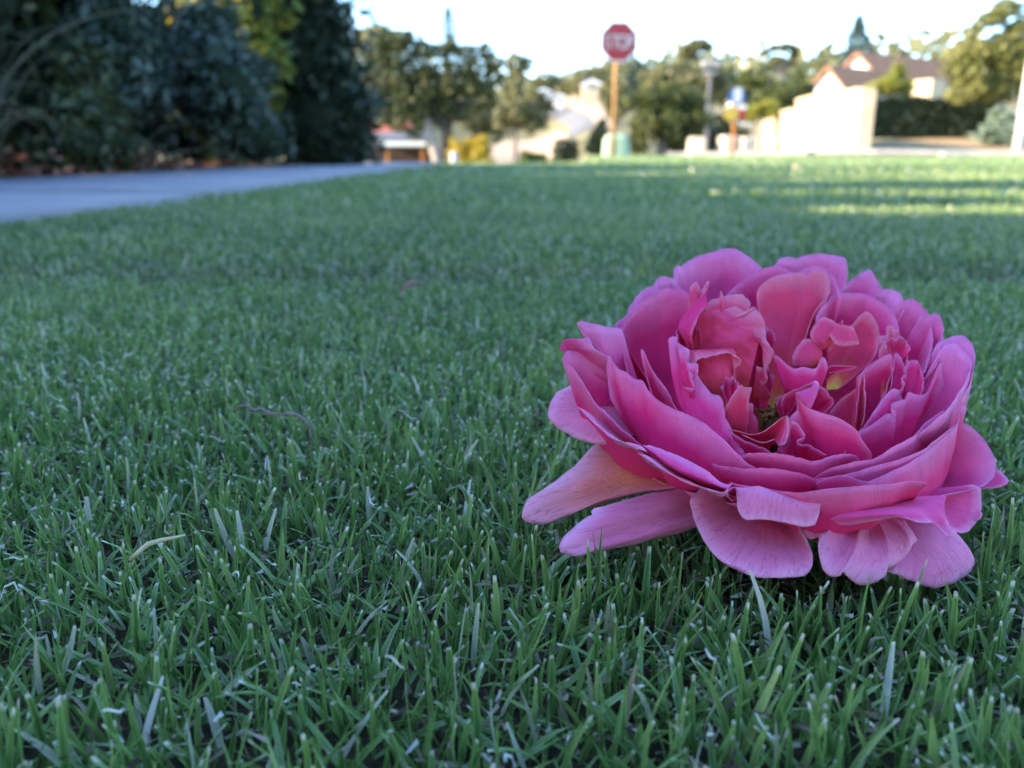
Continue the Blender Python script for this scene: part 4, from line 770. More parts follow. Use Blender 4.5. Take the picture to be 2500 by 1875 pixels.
# umbrella-shaped gums on the skyline
tree("umbrella_gum", "flat-topped gum tree on the skyline above the utility pole", foot(Z7, 120, 52), [C7(100, 300, 52, 70, 26), C7(60, 350, 52, 45, 22), C7(190, 300, 52, 60, 14), C7(150, 270, 52, 50, 16)], 'gum', 2600, .13, 'grey', .2, fork=tuple(Z7(110, 420, 52)))
tree("umbrella_gum", "arched open gum tree standing alone on the skyline", foot(Z7, 660, 62), [C7(560, 335, 62, 34, 18), C7(640, 305, 62, 50, 16), C7(710, 300, 62, 46, 22), C7(755, 345, 62, 32, 36), C7(640, 380, 62, 46, 18), C7(740, 395, 62, 30, 18)], 'gum', 2400, .14, 'grey', .2, fork=tuple(Z7(665, 460, 62)))
for (x, y, rx, ry, Y, lab) in [(500, 500, 110, 70, 46, "dark round tree between the utility pole and the cream wall"), (770, 560, 90, 80, 48, "dark tree beside the small gable of the house"), (640, 600, 120, 70, 44, "low dark tree behind the cream wall's lower end"), (290, 500, 70, 60, 47, "dark tree right behind the utility pole")]:
    tree("bushy_tree", lab, foot(Z7, x, Y), [C7(x, y, Y, rx, ry), C7(x - rx * .6, y + ry * .7, Y, rx * .8, ry * .8), C7(x + rx * .6, y + ry * .8, Y, rx * .8, ry * .8), C7(x, y + ry * 1.6, Y, rx, ry)], 'green', 3500, .11, 'grey', .15)
for (x, y, rx, ry, Y, lab) in [(1260, 520, 90, 50, 130, "olive tree on the ridge right of the slim tree"), (1400, 520, 90, 55, 140, "olive tree on the ridge above the hill road"), (1530, 500, 90, 70, 95, "broad olive tree left of the stop sign post"), (1700, 560, 80, 90, 60, "dark olive tree right behind the stop sign post")]:
    tree("bushy_tree", lab, foot(Z6, x, Y), [C6(x, y, Y, rx, ry), C6(x - rx * .7, y + ry * .5, Y, rx * .8, ry * .8), C6(x + rx * .7, y + ry * .6, Y, rx * .8, ry * .8), C6(x, y + ry * 1.3, Y, rx, ry)], 'gum', 2600, .11 * Y / 50, 'grey', .2)
for (x, Y, w, h, lab) in [(300, 30.5, 2.0, 1.4, "dark shrub behind the brown sign post"), (60, 29.5, 2.2, 1.5, "dark shrub between the round tree and the utility pole")]:
    p = Z7(x, 900, Y); shrub(lab, p.x, Y, h, w, 1.4, 'dark', 3500, .06, .45)
# right-hand tree
Y = 26.0
tree("bushy_tree", "tall olive tree with layered crown at the right, behind the white pole", foot(Z7, 2080, Y), [C7(1830, 400, Y, 110, 110), C7(1960, 330, Y, 130, 100), C7(2100, 380, Y, 130, 120), C7(1900, 540, Y, 150, 110), C7(2060, 540, Y, 130, 110), C7(1890, 200, Y, 70, 36), C7(2000, 120, Y, 80, 55), C7(2110, 60, Y, 90, 60), C7(2170, 200, Y, 90, 70), C7(2250, 420, Y, 150, 150)], 'olive', 12000, .07, 'grey', .16)
shrub("pale silvery round shrub at the foot of the white pole", Z7(2050, 800, 24).x, 24, 1.05, 1.25, 1.2, 'silver', 4000, .045, .4)
p = Z7(1330, 560, 33)
tree("shrub", "tall shrub with orange and lime leaves in front of the house roof", foot(Z7, 1380, 33), [C7(1410, 455, 33, 42, 45), C7(1340, 535, 33, 80, 42), C7(1260, 580, 33, 70, 34), C7(1450, 560, 33, 60, 40)], 'lime', 3500, .06, 'grey', .07, cat="shrub", crownname="foliage")
tree("shrub", "lime-green shrub with orange tips behind the low end of the cream wall", foot(Z7, 540, 31), [C7(480, 730, 31, 70, 45), C7(570, 700, 31, 70, 50), C7(600, 660, 31, 36, 26)], 'lime', 3000, .06, 'grey', .05, cat="shrub", crownname="foliage")
tree("shrub", "rounded golden-yellow shrub below the slim tree", foot(Z6, 790, 17), [C6(740, 950, 17, 90, 60), C6(830, 930, 17, 80, 60), C6(790, 1000, 17, 120, 60)], 'yellow', 4500, .035, 'grey', .04, cat="shrub", crownname="foliage")
tree("shrub", "small round dark shrub beside the pale hill driveway", foot(Z6, 1380, 30), [C6(1380, 930, 30, 62, 50), C6(1380, 980, 30, 70, 50)], 'dark', 3000, .05, 'grey', .05, cat="shrub", crownname="foliage")
tree("shrub", "dark upright shrub left of the stop sign post", foot(Z6, 1590, 28), [C6(1600, 850, 28, 50, 70), C6(1580, 930, 28, 60, 60)], 'dark', 3000, .06, 'grey', .05, cat="shrub", crownname="foliage")
tree("shrub", "grey-green low shrub on the pale bank below the slim tree", foot(Z6, 1150, 20), [C6(1150, 1000, 20, 60, 36), C6(1210, 1010, 20, 50, 30)], 'green', 2000, .04, 'grey', .03, cat="shrub", crownname="foliage")
# dark clipped hedge in front of the house
hb = Z7(1560, 870, 28.5); hx0, hx1 = Z7(1185, 870, 28.5).x, Z7(1960, 870, 28.5).x
hz0 = gz((hx0 + hx1) / 2, 28.5); hz1 = Z7(1500, 620, 28.5).z
hr = empty("clipped_hedge", ((hx0 + hx1) / 2, 28.5, hz0), "long dark clipped hedge in front of the house roof", "hedge")
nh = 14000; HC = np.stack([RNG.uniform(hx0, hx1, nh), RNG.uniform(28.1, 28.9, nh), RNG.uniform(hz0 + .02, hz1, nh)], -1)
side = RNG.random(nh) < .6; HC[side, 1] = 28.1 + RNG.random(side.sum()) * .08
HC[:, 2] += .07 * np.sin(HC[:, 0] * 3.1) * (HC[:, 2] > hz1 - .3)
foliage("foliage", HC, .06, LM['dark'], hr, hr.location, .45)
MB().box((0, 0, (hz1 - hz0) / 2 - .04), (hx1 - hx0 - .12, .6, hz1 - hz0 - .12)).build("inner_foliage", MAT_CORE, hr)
# far wooded ridge: reads as one mass
nr = 26000
rx = RNG.uniform(-170, 190, nr); ry = RNG.uniform(95, 300, nr)
cx = np.round(rx / 7) * 7 + 2 * np.sin(np.round(ry / 9) * 5.1); cy = np.round(ry / 9) * 9
hh = 3.5 + 2.5 * np.abs(np.sin(cx * 12.7 + cy * 3.3)); dd = np.hypot(rx - cx, ry - cy) / 5.2
zz = ground_z(rx, ry) + hh * np.sqrt(np.clip(1 - dd ** 2, .02, 1)) * RNG.random(nr) ** .5
keep = ~((np.abs(rx / ry - .055) < .035) & (ry < 150))
RC = np.stack([rx, ry, zz], -1)[keep]
me = arr_mesh("distant_woodland", leaves_arr(RC, .8, .7), np.arange(4 * len(RC)).reshape(-1, 4), {"rnd": np.repeat(RNG.random(len(RC)), 4)})
tag(link_mesh("distant_woodland", me, LM['gum']), "distant wooded ridge of blurred olive treetops", "woodland", None, "stuff")
# ------------------------------------------------------------------ signs, poles, walls, houses
red = surface("sign_red", (.24, .007, .012), (.29, .010, .016), 8, .45, .05, 40, .5)
white = surface("sign_white", (.75, .75, .75), (.82, .82, .82), 8, .5, .05, 40, .5)
galv = surface("galvanised", (.30, .31, .33), (.42, .43, .45), 14, .5, .15, 60, .5)
ochre = surface("ochre_timber", (.25, .12, .04), (.36, .19, .075), 9, .8, .5, 50, .2, .006)
rust = surface("rust_brown", (.28, .10, .02), (.40, .16, .035), 9, .8, .4, 50, .2, .006)
cream = surface("cream_render", (.44, .33, .20), (.54, .42, .27), 2.0, .85, .3, 60, .2, .006, stain=(.5, .42, .32))
lime_ = surface("limestone", (.58, .46, .32), (.72, .60, .44), 5.0, .9, .6, 40, .2, .02)
wwall = surface("white_wall", (.58, .56, .53), (.68, .66, .63), 3, .8, .2, 50)
tile = surface("brown_tile", (.20, .105, .06), (.30, .165, .10), 3.5, .95, .6, 14, .05, .05)
redtile = surface("red_tile", (.26, .07, .045), (.36, .11, .07), 4, .8, .6, 14, .2, .05)
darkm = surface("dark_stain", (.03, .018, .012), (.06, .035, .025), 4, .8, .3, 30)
blue = surface("sign_blue", (.04, .09, .22), (.06, .12, .28), 6, .45, .05, 40, .5)
yel = surface("sign_yellow", (.34, .22, .02), (.42, .28, .03), 6, .45, .05, 40, .5)
pgreen = surface("pale_green_plastic", (.24, .33, .20), (.32, .40, .27), 4, .55, .1, 40, .4)
glassm, gnt, gb = newmat("window_glass"); gb.inputs['Base Color'].default_value = (.02, .025, .03, 1); gb.inputs['Roughness'].default_value = .08

def text_mesh(ch, size, depth):
    cu = bpy.data.curves.new("letter", 'FONT'); cu.body = ch; cu.size = size; cu.extrude = depth; cu.align_x = 'CENTER'; cu.offset = .0
    o = bpy.data.objects.new("letter_tmp", cu); COL.objects.link(o)
    dg = bpy.context.evaluated_depsgraph_get(); me = bpy.data.meshes.new_from_object(o.evaluated_get(dg))
    bpy.data.objects.remove(o); bpy.data.curves.remove(cu)
    return me
# --- stop sign
sgrey = surface("sign_white_grey", (.40, .40, .41), (.48, .48, .49), 8, .6, .05, 40, .3)  # greyer white for the letters and the small plate
SY = 17.6
sc = Z6(1718, 265, SY); sb = Vector((sc.x - .03, SY + .07, gz(sc.x, SY)))
ss = empty("stop_sign", sb, "red octagonal stop sign on an ochre post at the street corner", "stop sign")
def octa(r, y): return [(sc.x - sb.x + r * math.cos(math.pi / 8 + k * math.pi / 4) , y, sc.z - sb.z + r * math.sin(math.pi / 8 + k * math.pi / 4)) for k in range(8)]
R8 = .375 / math.cos(math.pi / 8)
pl = MB().prism(octa(R8, -.075), (0, .004, 0)).build("plate", white, ss)
MB().prism(octa(R8 * .94, -.078), (0, .002, 0)).build("red_face", red, ss)
for i, ch in enumerate("STOP"):
    me = text_mesh(ch, .36, .001); lo = link_mesh("letter", me, sgrey, ss)
    lo.rotation_euler = (math.pi / 2, 0, 0); lo.scale = (.74, 1.05, 1)
    lo.location = (sc.x - sb.x + (-.231 + .154 * i), -.0805, sc.z - sb.z - .13)
pm_ = MB().tube([(0, 0, -.1), (0, 0, 1.2), (0, 0, sc.z - sb.z + .30)], [.045, .043, .042], 12); pm_.build("post", ochre, ss, smooth=True)
ss.rotation_euler = (0, 0, math.radians(7))
for dz in (-.2, .2): MB().box((.0, -.05, sc.z - sb.z + dz), (.12, .03, .04), 0, .004).build("bracket", galv, ss)
# --- pale green service pillar behind the post
gp = Z6(1700, 985, 18.3); gpz = gz(gp.x, 18.3)
gr_ = empty("service_pillar", (gp.x, 18.3, gpz), "pale green plastic service pillar at the foot of the stop sign", "service pillar")
prof = [(.0, .30, .17), (.05, .29, .165), (.30, .27, .15), (.40, .24, .13), (.46, .15, .08)]
mb = MB(); Vp = []
for z, a, b in prof:
    for k in range(16):
        w = 2 * math.pi * k / 16; cx_ = math.copysign(abs(math.cos(w)) ** .5, math.cos(w)); sy_ = math.copysign(abs(math.sin(w)) ** .5, math.sin(w)); Vp.append((a * cx_, b * sy_, z))
Fp = [(l * 16 + k, l * 16 + (k + 1) % 16, l * 16 + 16 + (k + 1) % 16, l * 16 + 16 + k) for l in range(4) for k in range(16)] + [tuple(64 + k for k in range(16))]
mb.add(Vp, Fp).build("body", pgreen, gr_, smooth=True)
MB().box((0, -.162, .2), (.3, .012, .24), 0, .003).build("door", pgreen, gr_)
# --- blue and yellow signs on an ochre post
p = Z7(362, 920, 21.5); z0 = gz(p.x, 21.5); top = Z7(362, 560, 21.5).z - z0
sg = empty("keep_left_sign", (p.x, 21.5, z0), "blue disc and yellow disc signs on a brown post in front of the dark trees", "road sign")
MB().tube([(0, 0, -.1), (0, 0, top)], .042, 10).build("post", rust, sg, smooth=True)
def disc(r, c, th=.006, n=28): return [(c[0] + r * math.cos(2 * math.pi * k / n), c[1], c[2] + r * math.sin(2 * math.pi * k / n)) for k in range(n)]
zb = Z7(365, 615, 21.5).z - z0; zy = Z7(330, 722, 21.5).z - z0
MB().prism(disc(px6(52, 21.5), (0.01, -.06, zb)), (0, .006, 0)).build("blue_disc", blue, sg)
MB().box((.02, -.072, zb + .03), (px6(46, 21.5), .006, px6(84, 21.5)), 0).build("white_plate", sgrey, sg)
MB().prism(disc(px6(46, 21.5), (-.11, -.06, zy)), (0, .006, 0)).build("yellow_disc", yel, sg)
MB().prism(disc(px6(36, 21.5), (.11, -.052, zy - .03)), (0, .006, 0)).build("red_disc", red, sg)
# --- utility pole
dgrey = surface("dark_grey_paint", (.075, .075, .08), (.12, .118, .12), 10, .6)
p = Z7(190, 930, 28); z0 = gz(p.x, 28); top = Z7(190, 395, 28).z - z0
up_ = empty("utility_pole", (p.x, 28, z0), "grey utility pole with a boxy head between the round tree and the signs", "utility pole")
MB().tube([(0, 0, -.2), (0, 0, top * .25), (0, 0, top * .26), (0, 0, top)], [.10, .095, .06, .052], 12).build("shaft", dgrey, up_, smooth=True)
MB().box((-.02, -.12, top - .06), (px6(105, 28), .24, px6(40, 28)), 0, .02).build("head_box", surface("transformer_grey", (.22, .21, .21), (.30, .28, .27), 6, .6), up_)
MB().box((0, 0, top - .32), (px6(80, 28), .08, .07), 0, .01).build("cross_arm", galv, up_)
# --- white pole at the right edge
p = Z7(2188, 880, 20.5); z0 = gz(p.x, 20.5)
wp = empty("white_pole", (p.x, 20.5, z0), "tall whitish weathered pole rising out of view beside the olive tree", "pole")
MB().tube([(0, 0, -.3), (0, 0, 2.5), (0, 0, 7.5)], [.125, .115, .095], 14).build("shaft", surface("weathered_white", (.50, .46, .44), (.66, .62, .58), 4, .85, .5, 60), wp, smooth=True)
MB().box((0, 0, 7.0), (1.8, .09, .11), 0, .01).build("cross_arm", ochre, wp)

# --- cream stepped wall
WP = [(510, 36.0, 1.2), (640, 31.5, 1.28), (760, 28.2, 1.45), (900, 25.4, 1.70), (1150, 21.8, 1.60)]   # last number: height of the top above the lawn
def PW(x, Yq): q = Z7(x, 930, Yq); return Vector((q.x, Yq, gz(q.x, Yq)))
wm_ = PW(760, 28.2)
wroot = empty("garden_wall", wm_, "cream rendered garden wall stepping along the side street towards the house", "wall")
for (xa, ya, ha), (xb, yb2, hb2) in zip(WP[:-1], WP[1:]):
    A, B = PW(xa, ya), PW(xb, yb2); zt = hb2; zb_ = min(A.z, B.z) - .2
    d = (B - A); d.z = 0; ln = d.length; rz = math.atan2(d.y, d.x); c = (A + B) / 2 - wroot.location
    MB().box((c.x, c.y, (zt + zb_) / 2 - wroot.location.z), (ln - .004, .2, zt - zb_), rz, .006).build("wall_panel", cream, wroot)
    MB().box((c.x, c.y, zt + .045 - wroot.location.z), (ln - .01, .27, .085), rz, .012).build("coping", cream, wroot)
A = PW(1158, 21.75) - wroot.location
MB().box((A.x + .02, A.y - .14, A.z + .65), (.36, .36, 1.75), rz, .02).build("pillar", cream, wroot)
# --- limestone blocks
for i, (x0, x1, yt, lab) in enumerate([(78, 178, 872, "squared limestone block at the foot of the utility pole"), (278, 372, 862, "squared limestone block below the blue and yellow signs"), (398, 490, 872, "limestone block against the low end of the cream wall")]):
    A = Z7((x0 + x1) / 2, 940, 23.5); zg = gz(A.x, 23.5); ht = max(.2, Z7(x0, yt, 23.5).z - zg)
    o = MB().box((0, 0, ht / 2 - .03), (px6(x1 - x0, 23.5), .5, ht + .06), .1 * i, .03).build("limestone_block", lime_, None, (A.x, 23.5, zg)); tag(o, lab, "block")
# white kerb stone by the street
A = Z7(1765, 985, 17.2); o = MB().box((0, 0, .02), (px6(165, 17.2), .2, .10), .05, .02).build("kerb_stone", kerbm, None, (A.x, 17.2, gz(A.x, 17.2))); tag(o, "single pale kerb stone beside the street", "kerb stone")

# --- houses
def gable_block(root, x0, x1, yf, dep, zb, ze, za, wm, rm, oh=.25, bm_=None):
    bm_ = bm_ or white
    o = root.location
    xm = (x0 + x1) / 2
    P = [(x0, yf, zb), (x1, yf, zb), (x1, yf, ze), (xm, yf, za), (x0, yf, ze)]
    MB().prism([Vector(p) - o for p in P], (0, dep, 0)).build("wall", wm, root)
    for sgn, xe in ((-1, x0), (1, x1)):
        sl = (za - ze) / (xm - x0); xo = xe + sgn * oh; zo = ze - oh * sl
        q = [(xo, yf - oh, zo + .03), (xm, yf - oh, za + .03), (xm, yf - oh, za + .17), (xo, yf - oh, zo + .17)]
        MB().prism([Vector(p) - o for p in q], (0, dep + 2 * oh, 0)).build("roof", rm, root)
        q = [(xo, yf - oh - .03, zo - .06), (xm, yf - oh - .03, za - .06), (xm, yf - oh - .03, za + .18), (xo, yf - oh - .03, zo + .18)]
        MB().prism([Vector(p) - o for p in q], (0, .025, 0)).build("bargeboard", bm_, root)
def window(root, cx, yf, cz, w, h, bars=1):
    o = root.location
    f = MB()
    for s_ in (-1, 1):
        f.box((cx - o.x + s_ * (w / 2 - .03), yf - o.y - .03, cz - o.z), (.06, .05, h)); f.box((cx - o.x, yf - o.y - .032, cz - o.z + s_ * (h / 2 - .03)), (w - .122, .05, .06))
    f.box((cx - o.x, yf - o.y - .03, cz - o.z), (.05, .04, h - .13))
    fo = f.build("window", white, root)
    MB().box((cx - o.x, yf - o.y - .012, cz - o.z), (w - .1, .012, h - .1)).build("pane", glassm, fo)
HY = 60.0; HR = math.radians(-58)
h0 = Z7(1150, 500, HY); hz = gz(h0.x, HY)
house = empty("gabled_house", (h0.x, HY, hz), "white house with two gables and a long dark tiled roof behind the clipped hedge", "house", None, HR)
def hl(p):      # world point -> the house's own axes, kept as an offset from its foot
    d = Vector(p) - house.location; c, s_ = math.cos(-HR), math.sin(-HR)
    return house.location + Vector((d.x * c - d.y * s_, d.x * s_ + d.y * c, d.z))
gable_block(house, h0.x - 1.6, h0.x + 1.6, HY, 13.0, hz - .6, Z7(0, 485, HY).z, Z7(0, 345, HY).z, wwall, tile, .3, tile)
w2 = hl(Z7(975, 500, HY - 6)); gable_block(house, w2.x - 1.15, w2.x + 1.15, w2.y, 6.5, hz - 1.2, Z7(0, 555, HY - 6).z, Z7(0, 435, HY - 6).z, wwall, tile, .3, tile)
window(house, w2.x, w2.y, Z7(0, 600, HY - 6).z, .9, .7)
w3 = hl(Z7(1590, 565, HY - 6)); MB().box((w3.x - house.location.x, w3.y - house.location.y, w3.z - .5 - hz), (1.5, 1.3, 2.0), 0, .02).build("rendered_bay", cream, house)
# carport and red roof in the dip at the left
CY = 28.0; c0 = Z6(330, 940, CY); cz0 = gz(c0.x, CY)
cpt = empty("carport", (c0.x, CY, cz0), "low carport with white fascia and red tiled roof in the dip beyond the lawn", "carport")
xa, xb = Z6(175, 940, CY).x - cpt.location.x, Z6(490, 940, CY).x - cpt.location.x; zt = Z6(0, 885, CY).z - cz0; zf = Z6(0, 940, CY).z - cz0
xa -= .9
MB().box(((xa + xb) / 2, 0, (zt + zf) / 2), (xb - xa, .05, (zt - zf) * .4), 0, .01).build("fascia", white, cpt)
MB().prism([(xa, .04, zt - .04), (xa, 2.6, zt + .22), (xa, 2.6, zt + .28), (xa, .04, zt + .02)], (xb - xa, 0, 0)).build("sheet_roof", dgrey, cpt)
MB().prism([(xa, 2.62, zt + .05), (xa, 5.0, zt + .7), (xa, 7.4, zt + .05)], ((xb - xa) * .6, 0, 0)).build("tiled_roof", redtile, cpt)
for x in (xa + .1, (xa + xb) / 2, xb - .1): MB().box((x, .1, zf / 2 - .1), (.1, .1, zf + .2), 0, .008).build("post", rust, cpt)
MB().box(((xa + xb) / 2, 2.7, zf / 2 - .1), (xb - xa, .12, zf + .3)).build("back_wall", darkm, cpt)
# little white marker post near the crest
A = Z6(672, 1000, 12.5); o = MB(); zg = gz(A.x, 12.5)
mk = empty("marker_post", (A.x, 12.5, zg), "short white marker post in front of the golden shrub", "post")
hm = Z6(672, 965, 12.5).z - zg
MB().tube([(0, 0, -.05), (0, 0, hm - .03), (0, 0, hm)], [.05, .05, .03], 10).build("body", galv, mk, smooth=True)
MB().tube([(0, 0, hm - .14), (0, 0, hm - .08)], .052, 10).build("band", galv, mk)
# distant houses on the hill
def far_house(lab, x, y, Y, w, h, wm, rm):
    A = Z6(x, y, Y); zg = gz(A.x, Y); r = empty("distant_house", (A.x, Y, zg), lab, "house")
    zc = max(A.z, zg + h * .6)
    W = px6(w, Y)
    gable_block(r, A.x - W / 2, A.x + W / 2, Y, W * .8, zg - 1, zc, zc + W * .22, wm, rm, .2)
    for s_ in (-.25, .25): window(r, A.x + W * s_, Y, zc - W * .16, W * .18, W * .16)
far_house("distant white house among the trees on the hill left of the stop sign", 1240, 590, 105, 90, 2.5, wwall, wwall)
far_house("distant small white house above the hill road", 1340, 640, 98, 60, 2.2, wwall, galv)
far_house("distant cream house catching the sun left of the stop sign post", 1545, 700, 85, 110, 3.0, cream, redtile)
q = Z7(485, 555, 60); zg = gz(q.x, 60)
r = empty("distant_house", (q.x, 60, zg), "distant white house showing between dark trees behind the cream wall", "house")
gable_block(r, q.x - 1, q.x + 1.6, 60, 3, zg - .5, q.z, q.z + .8, wwall, galv)
# hill road and pale bank
def onhill(f, pts): return [(f(x, 700, Y).x, Y) for x, Y in pts]
strip("hill_road", onhill(Z6, [(1420, 58), (1400, 72), (1290, 92), (1200, 118), (1180, 135)]), onhill(Z6, [(1560, 58), (1530, 72), (1410, 92), (1290, 118), (1250, 135)]), hillroad, .05, 60, label="asphalt road climbing the opposite hill")
sand = surface("pale_sand", (.30, .22, .15), (.42, .32, .22), .8, .95, .4, 12, .1, .03)
strip("hill_bank", onhill(Z6, [(1565, 58), (1535, 72), (1415, 92), (1300, 118)]), onhill(Z6, [(1680, 58), (1680, 72), (1640, 92), (1500, 118)]), sand, .06, 50, label="pale sandy bank beside the hill road")
strip("hill_driveway", onhill(Z6, [(880, 56), (880, 66), (900, 74)]), onhill(Z6, [(1410, 56), (1390, 66), (1330, 74)]), sand, .07, 50, label="pale sandy driveway below the slim tree")
strip("dry_verge", [(9.6, 28.2), (16, 28.2), (34, 28.2)], [(9.6, 21.1), (15.2, 19.2), (34, 17.4)], surface("dry_grass", (.22, .15, .07), (.34, .24, .13), 1.5, .95, .6, 40, .1, .02), .02, 50, label="dry brown grass bank below the dark hedge")
# ------------------------------------------------------------------ the lawn
def grass_mat():
    m, nt, b = newmat("grass_blade")
    r_ = N(nt, "ShaderNodeAttribute", attribute_name="rnd"); t_ = N(nt, "ShaderNodeAttribute", attribute_name="t"); d_ = N(nt, "ShaderNodeAttribute", attribute_name="dry")
    e_ = N(nt, "ShaderNodeAttribute", attribute_name="edge")
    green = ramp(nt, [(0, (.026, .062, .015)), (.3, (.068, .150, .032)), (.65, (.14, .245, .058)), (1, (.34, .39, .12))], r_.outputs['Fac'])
    tip = ramp(nt, [(0.0, (0, 0, 0)), (.90, (0, 0, 0)), (.955, (1, 1, 1))], t_.outputs['Fac'])
    hastip = N(nt, "ShaderNodeMath", operation='MULTIPLY'); L(nt, tip.outputs[0], hastip.inputs[0])
    rr = N(nt, "ShaderNodeMath", operation='FRACT'); rm = N(nt, "ShaderNodeMath", operation='MULTIPLY'); rm.inputs[1].default_value = 17.3
    L(nt, r_.outputs['Fac'], rm.inputs[0]); L(nt, rm.outputs[0], rr.inputs[0])
    gt = N(nt, "ShaderNodeMath", operation='GREATER_THAN'); gt.inputs[1].default_value = .55; L(nt, rr.outputs[0], gt.inputs[0]); L(nt, gt.outputs[0], hastip.inputs[1])
    dm = N(nt, "ShaderNodeMath", operation='MAXIMUM'); L(nt, hastip.outputs[0], dm.inputs[0]); L(nt, d_.outputs['Fac'], dm.inputs[1])
    straw = ramp(nt, [(0, (.26, .21, .13)), (.5, (.52, .48, .34)), (1, (.74, .72, .60))], rr.outputs[0])
    # pale keel and margins
    ed = N(nt, "ShaderNodeMixRGB"); ed.inputs[2].default_value = (.27, .44, .13, 1); L(nt, e_.outputs['Fac'], ed.inputs[0]); L(nt, green.outputs[0], ed.inputs[1])
    mx = N(nt, "ShaderNodeMixRGB"); L(nt, dm.outputs[0], mx.inputs[0]); L(nt, ed.outputs[0], mx.inputs[1]); L(nt, straw.outputs[0], mx.inputs[2])
    L(nt, mx.outputs[0], b.inputs['Base Color']); b.inputs['Roughness'].default_value = .33; b.inputs['Specular IOR Level'].default_value = .6
    tr = N(nt, "ShaderNodeBsdfTranslucent"); L(nt, mx.outputs[0], tr.inputs[0])
    ms = N(nt, "ShaderNodeMixShader"); ms.inputs[0].default_value = .32
    L(nt, b.outputs[0], ms.inputs[1]); L(nt, tr.outputs[0], ms.inputs[2]); L(nt, ms.outputs[0], nt.nodes['Material Output'].inputs[0])
    return m
GRASS = grass_mat()
# lowest petal height over a 2.5 mm grid, so that blades stop under the bloom
cs = .0025; RX0, RY0 = ROSE_V[:, 0].min() - .01, ROSE_V[:, 1].min() - .01
nx_, ny_ = int((ROSE_V[:, 0].max() + .01 - RX0) / cs) + 1, int((ROSE_V[:, 1].max() + .01 - RY0) / cs) + 1
LOW = np.full((nx_, ny_), 1.0)
ii = ((ROSE_V[:, 0] - RX0) / cs).astype(int); jj = ((ROSE_V[:, 1] - RY0) / cs).astype(int)
np.minimum.at(LOW, (ii, jj), ROSE_V[:, 2])
for _ in range(1):
    Pq = np.pad(LOW, 1, constant_values=1.0)
    LOW = np.minimum(LOW, np.min([Pq[a:a + nx_, b:b + ny_] for a in (0, 1, 2) for b in (0, 1, 2)], 0))
def low_at(x, y):
    i = ((x - RX0) / cs).astype(int); j = ((y - RY0) / cs).astype(int)
    ok = (i >= 0) & (j >= 0) & (i < nx_) & (j < ny_)
    out = np.full(x.shape, 1.0); out[ok] = LOW[i[ok], j[ok]]; return out
def blades(P, h, w, lean, az, bend, twist, nseg, fold, rnd, dry, name):
    n = len(P); ts = np.linspace(0, 1, nseg + 1)
    dirv = np.stack([np.cos(az), np.sin(az), np.zeros(n)], -1)
    sa = az + np.pi / 2 + twist
    sd = np.stack([np.cos(sa), np.sin(sa), np.zeros(n)], -1)
    fn = np.cross(sd, dirv * np.sin(lean)[:, None] + np.array([0, 0, 1]) * np.cos(lean)[:, None])
    def spine(t):
        th = lean + bend * t
        # integrate a constant-curvature arc
        bb = np.where(np.abs(bend) < 1e-3, 1e-3, bend)
        hx = (np.cos(lean) - np.cos(lean + bb * t)) / bb; hz = (np.sin(lean + bb * t) - np.sin(lean)) / bb
        return P + dirv * (hx * h)[:, None] + np.array([0, 0, 1]) * (hz * h)[:, None]
    # keep below the petals
    if fold:
        for _ in range(5):
            bad = np.zeros(n, bool)
            for t in (0.0, .35, .6, .8, 1.0):
                q = spine(t); bad |= q[:, 2] > low_at(q[:, 0], q[:, 1]) - .0006
            h = np.where(bad, h * .6, h)
        keep = ~bad & (h > .003)
        P, h, w, lean, az, bend, twist, rnd, dry, dirv, sd, fn = [a[keep] for a in (P, h, w, lean, az, bend, twist, rnd, dry, dirv, sd, fn)]
        n = len(P)
    cols = 3 if fold else 2
    V = np.zeros((n, nseg + 1, cols, 3)); T = np.zeros((n, nseg + 1, cols)); E_ = np.zeros((n, nseg + 1, cols))
    for k, t in enumerate(ts):
        c = spine(t); ww = w * (np.minimum(1, .6 + t * 1.6)) * (1 - np.where((rnd * 17.3) % 1.0 > .55, .60, .95) * t ** 2.4)
        if cols == 3:
            V[:, k, 0] = c - sd * (ww / 2)[:, None]; V[:, k, 2] = c + sd * (ww / 2)[:, None]; V[:, k, 1] = c + fn * (ww * .22)[:, None]
            E_[:, k, 0] = E_[:, k, 2] = .75
        else:
            V[:, k, 0] = c - sd * (ww / 2)[:, None]; V[:, k, 1] = c + sd * (ww / 2)[:, None]
        T[:, k] = t
    per = (nseg + 1) * cols
    loc = []
    for k in range(nseg):
        for q in range(cols - 1):
            a = k * cols + q; loc.append((a, a + 1, a + cols + 1, a + cols))
    F = (np.arange(n) * per)[:, None, None] + np.array(loc)[None]
    return arr_mesh(name, V.reshape(-1, 3), F.reshape(-1, 4), {"rnd": np.repeat(rnd, per), "t": T.ravel(), "dry": np.repeat(dry, per), "edge": E_.ravel()}, smooth=True)
def scatter(n, y0, y1, half, x0=None, x1=None, powr=1.0):
    y = y0 + (y1 - y0) * RNG.random(n) ** powr
    x = (RNG.random(n) * 2 - 1) * (y * half + .05)
    return x, y
def patch(x, y, s): return .5 + .25 * np.sin(x * s + 1.3 * np.sin(y * s * .7)) + .25 * np.sin(y * s * 1.3 + x * s * .6 + 2.1)
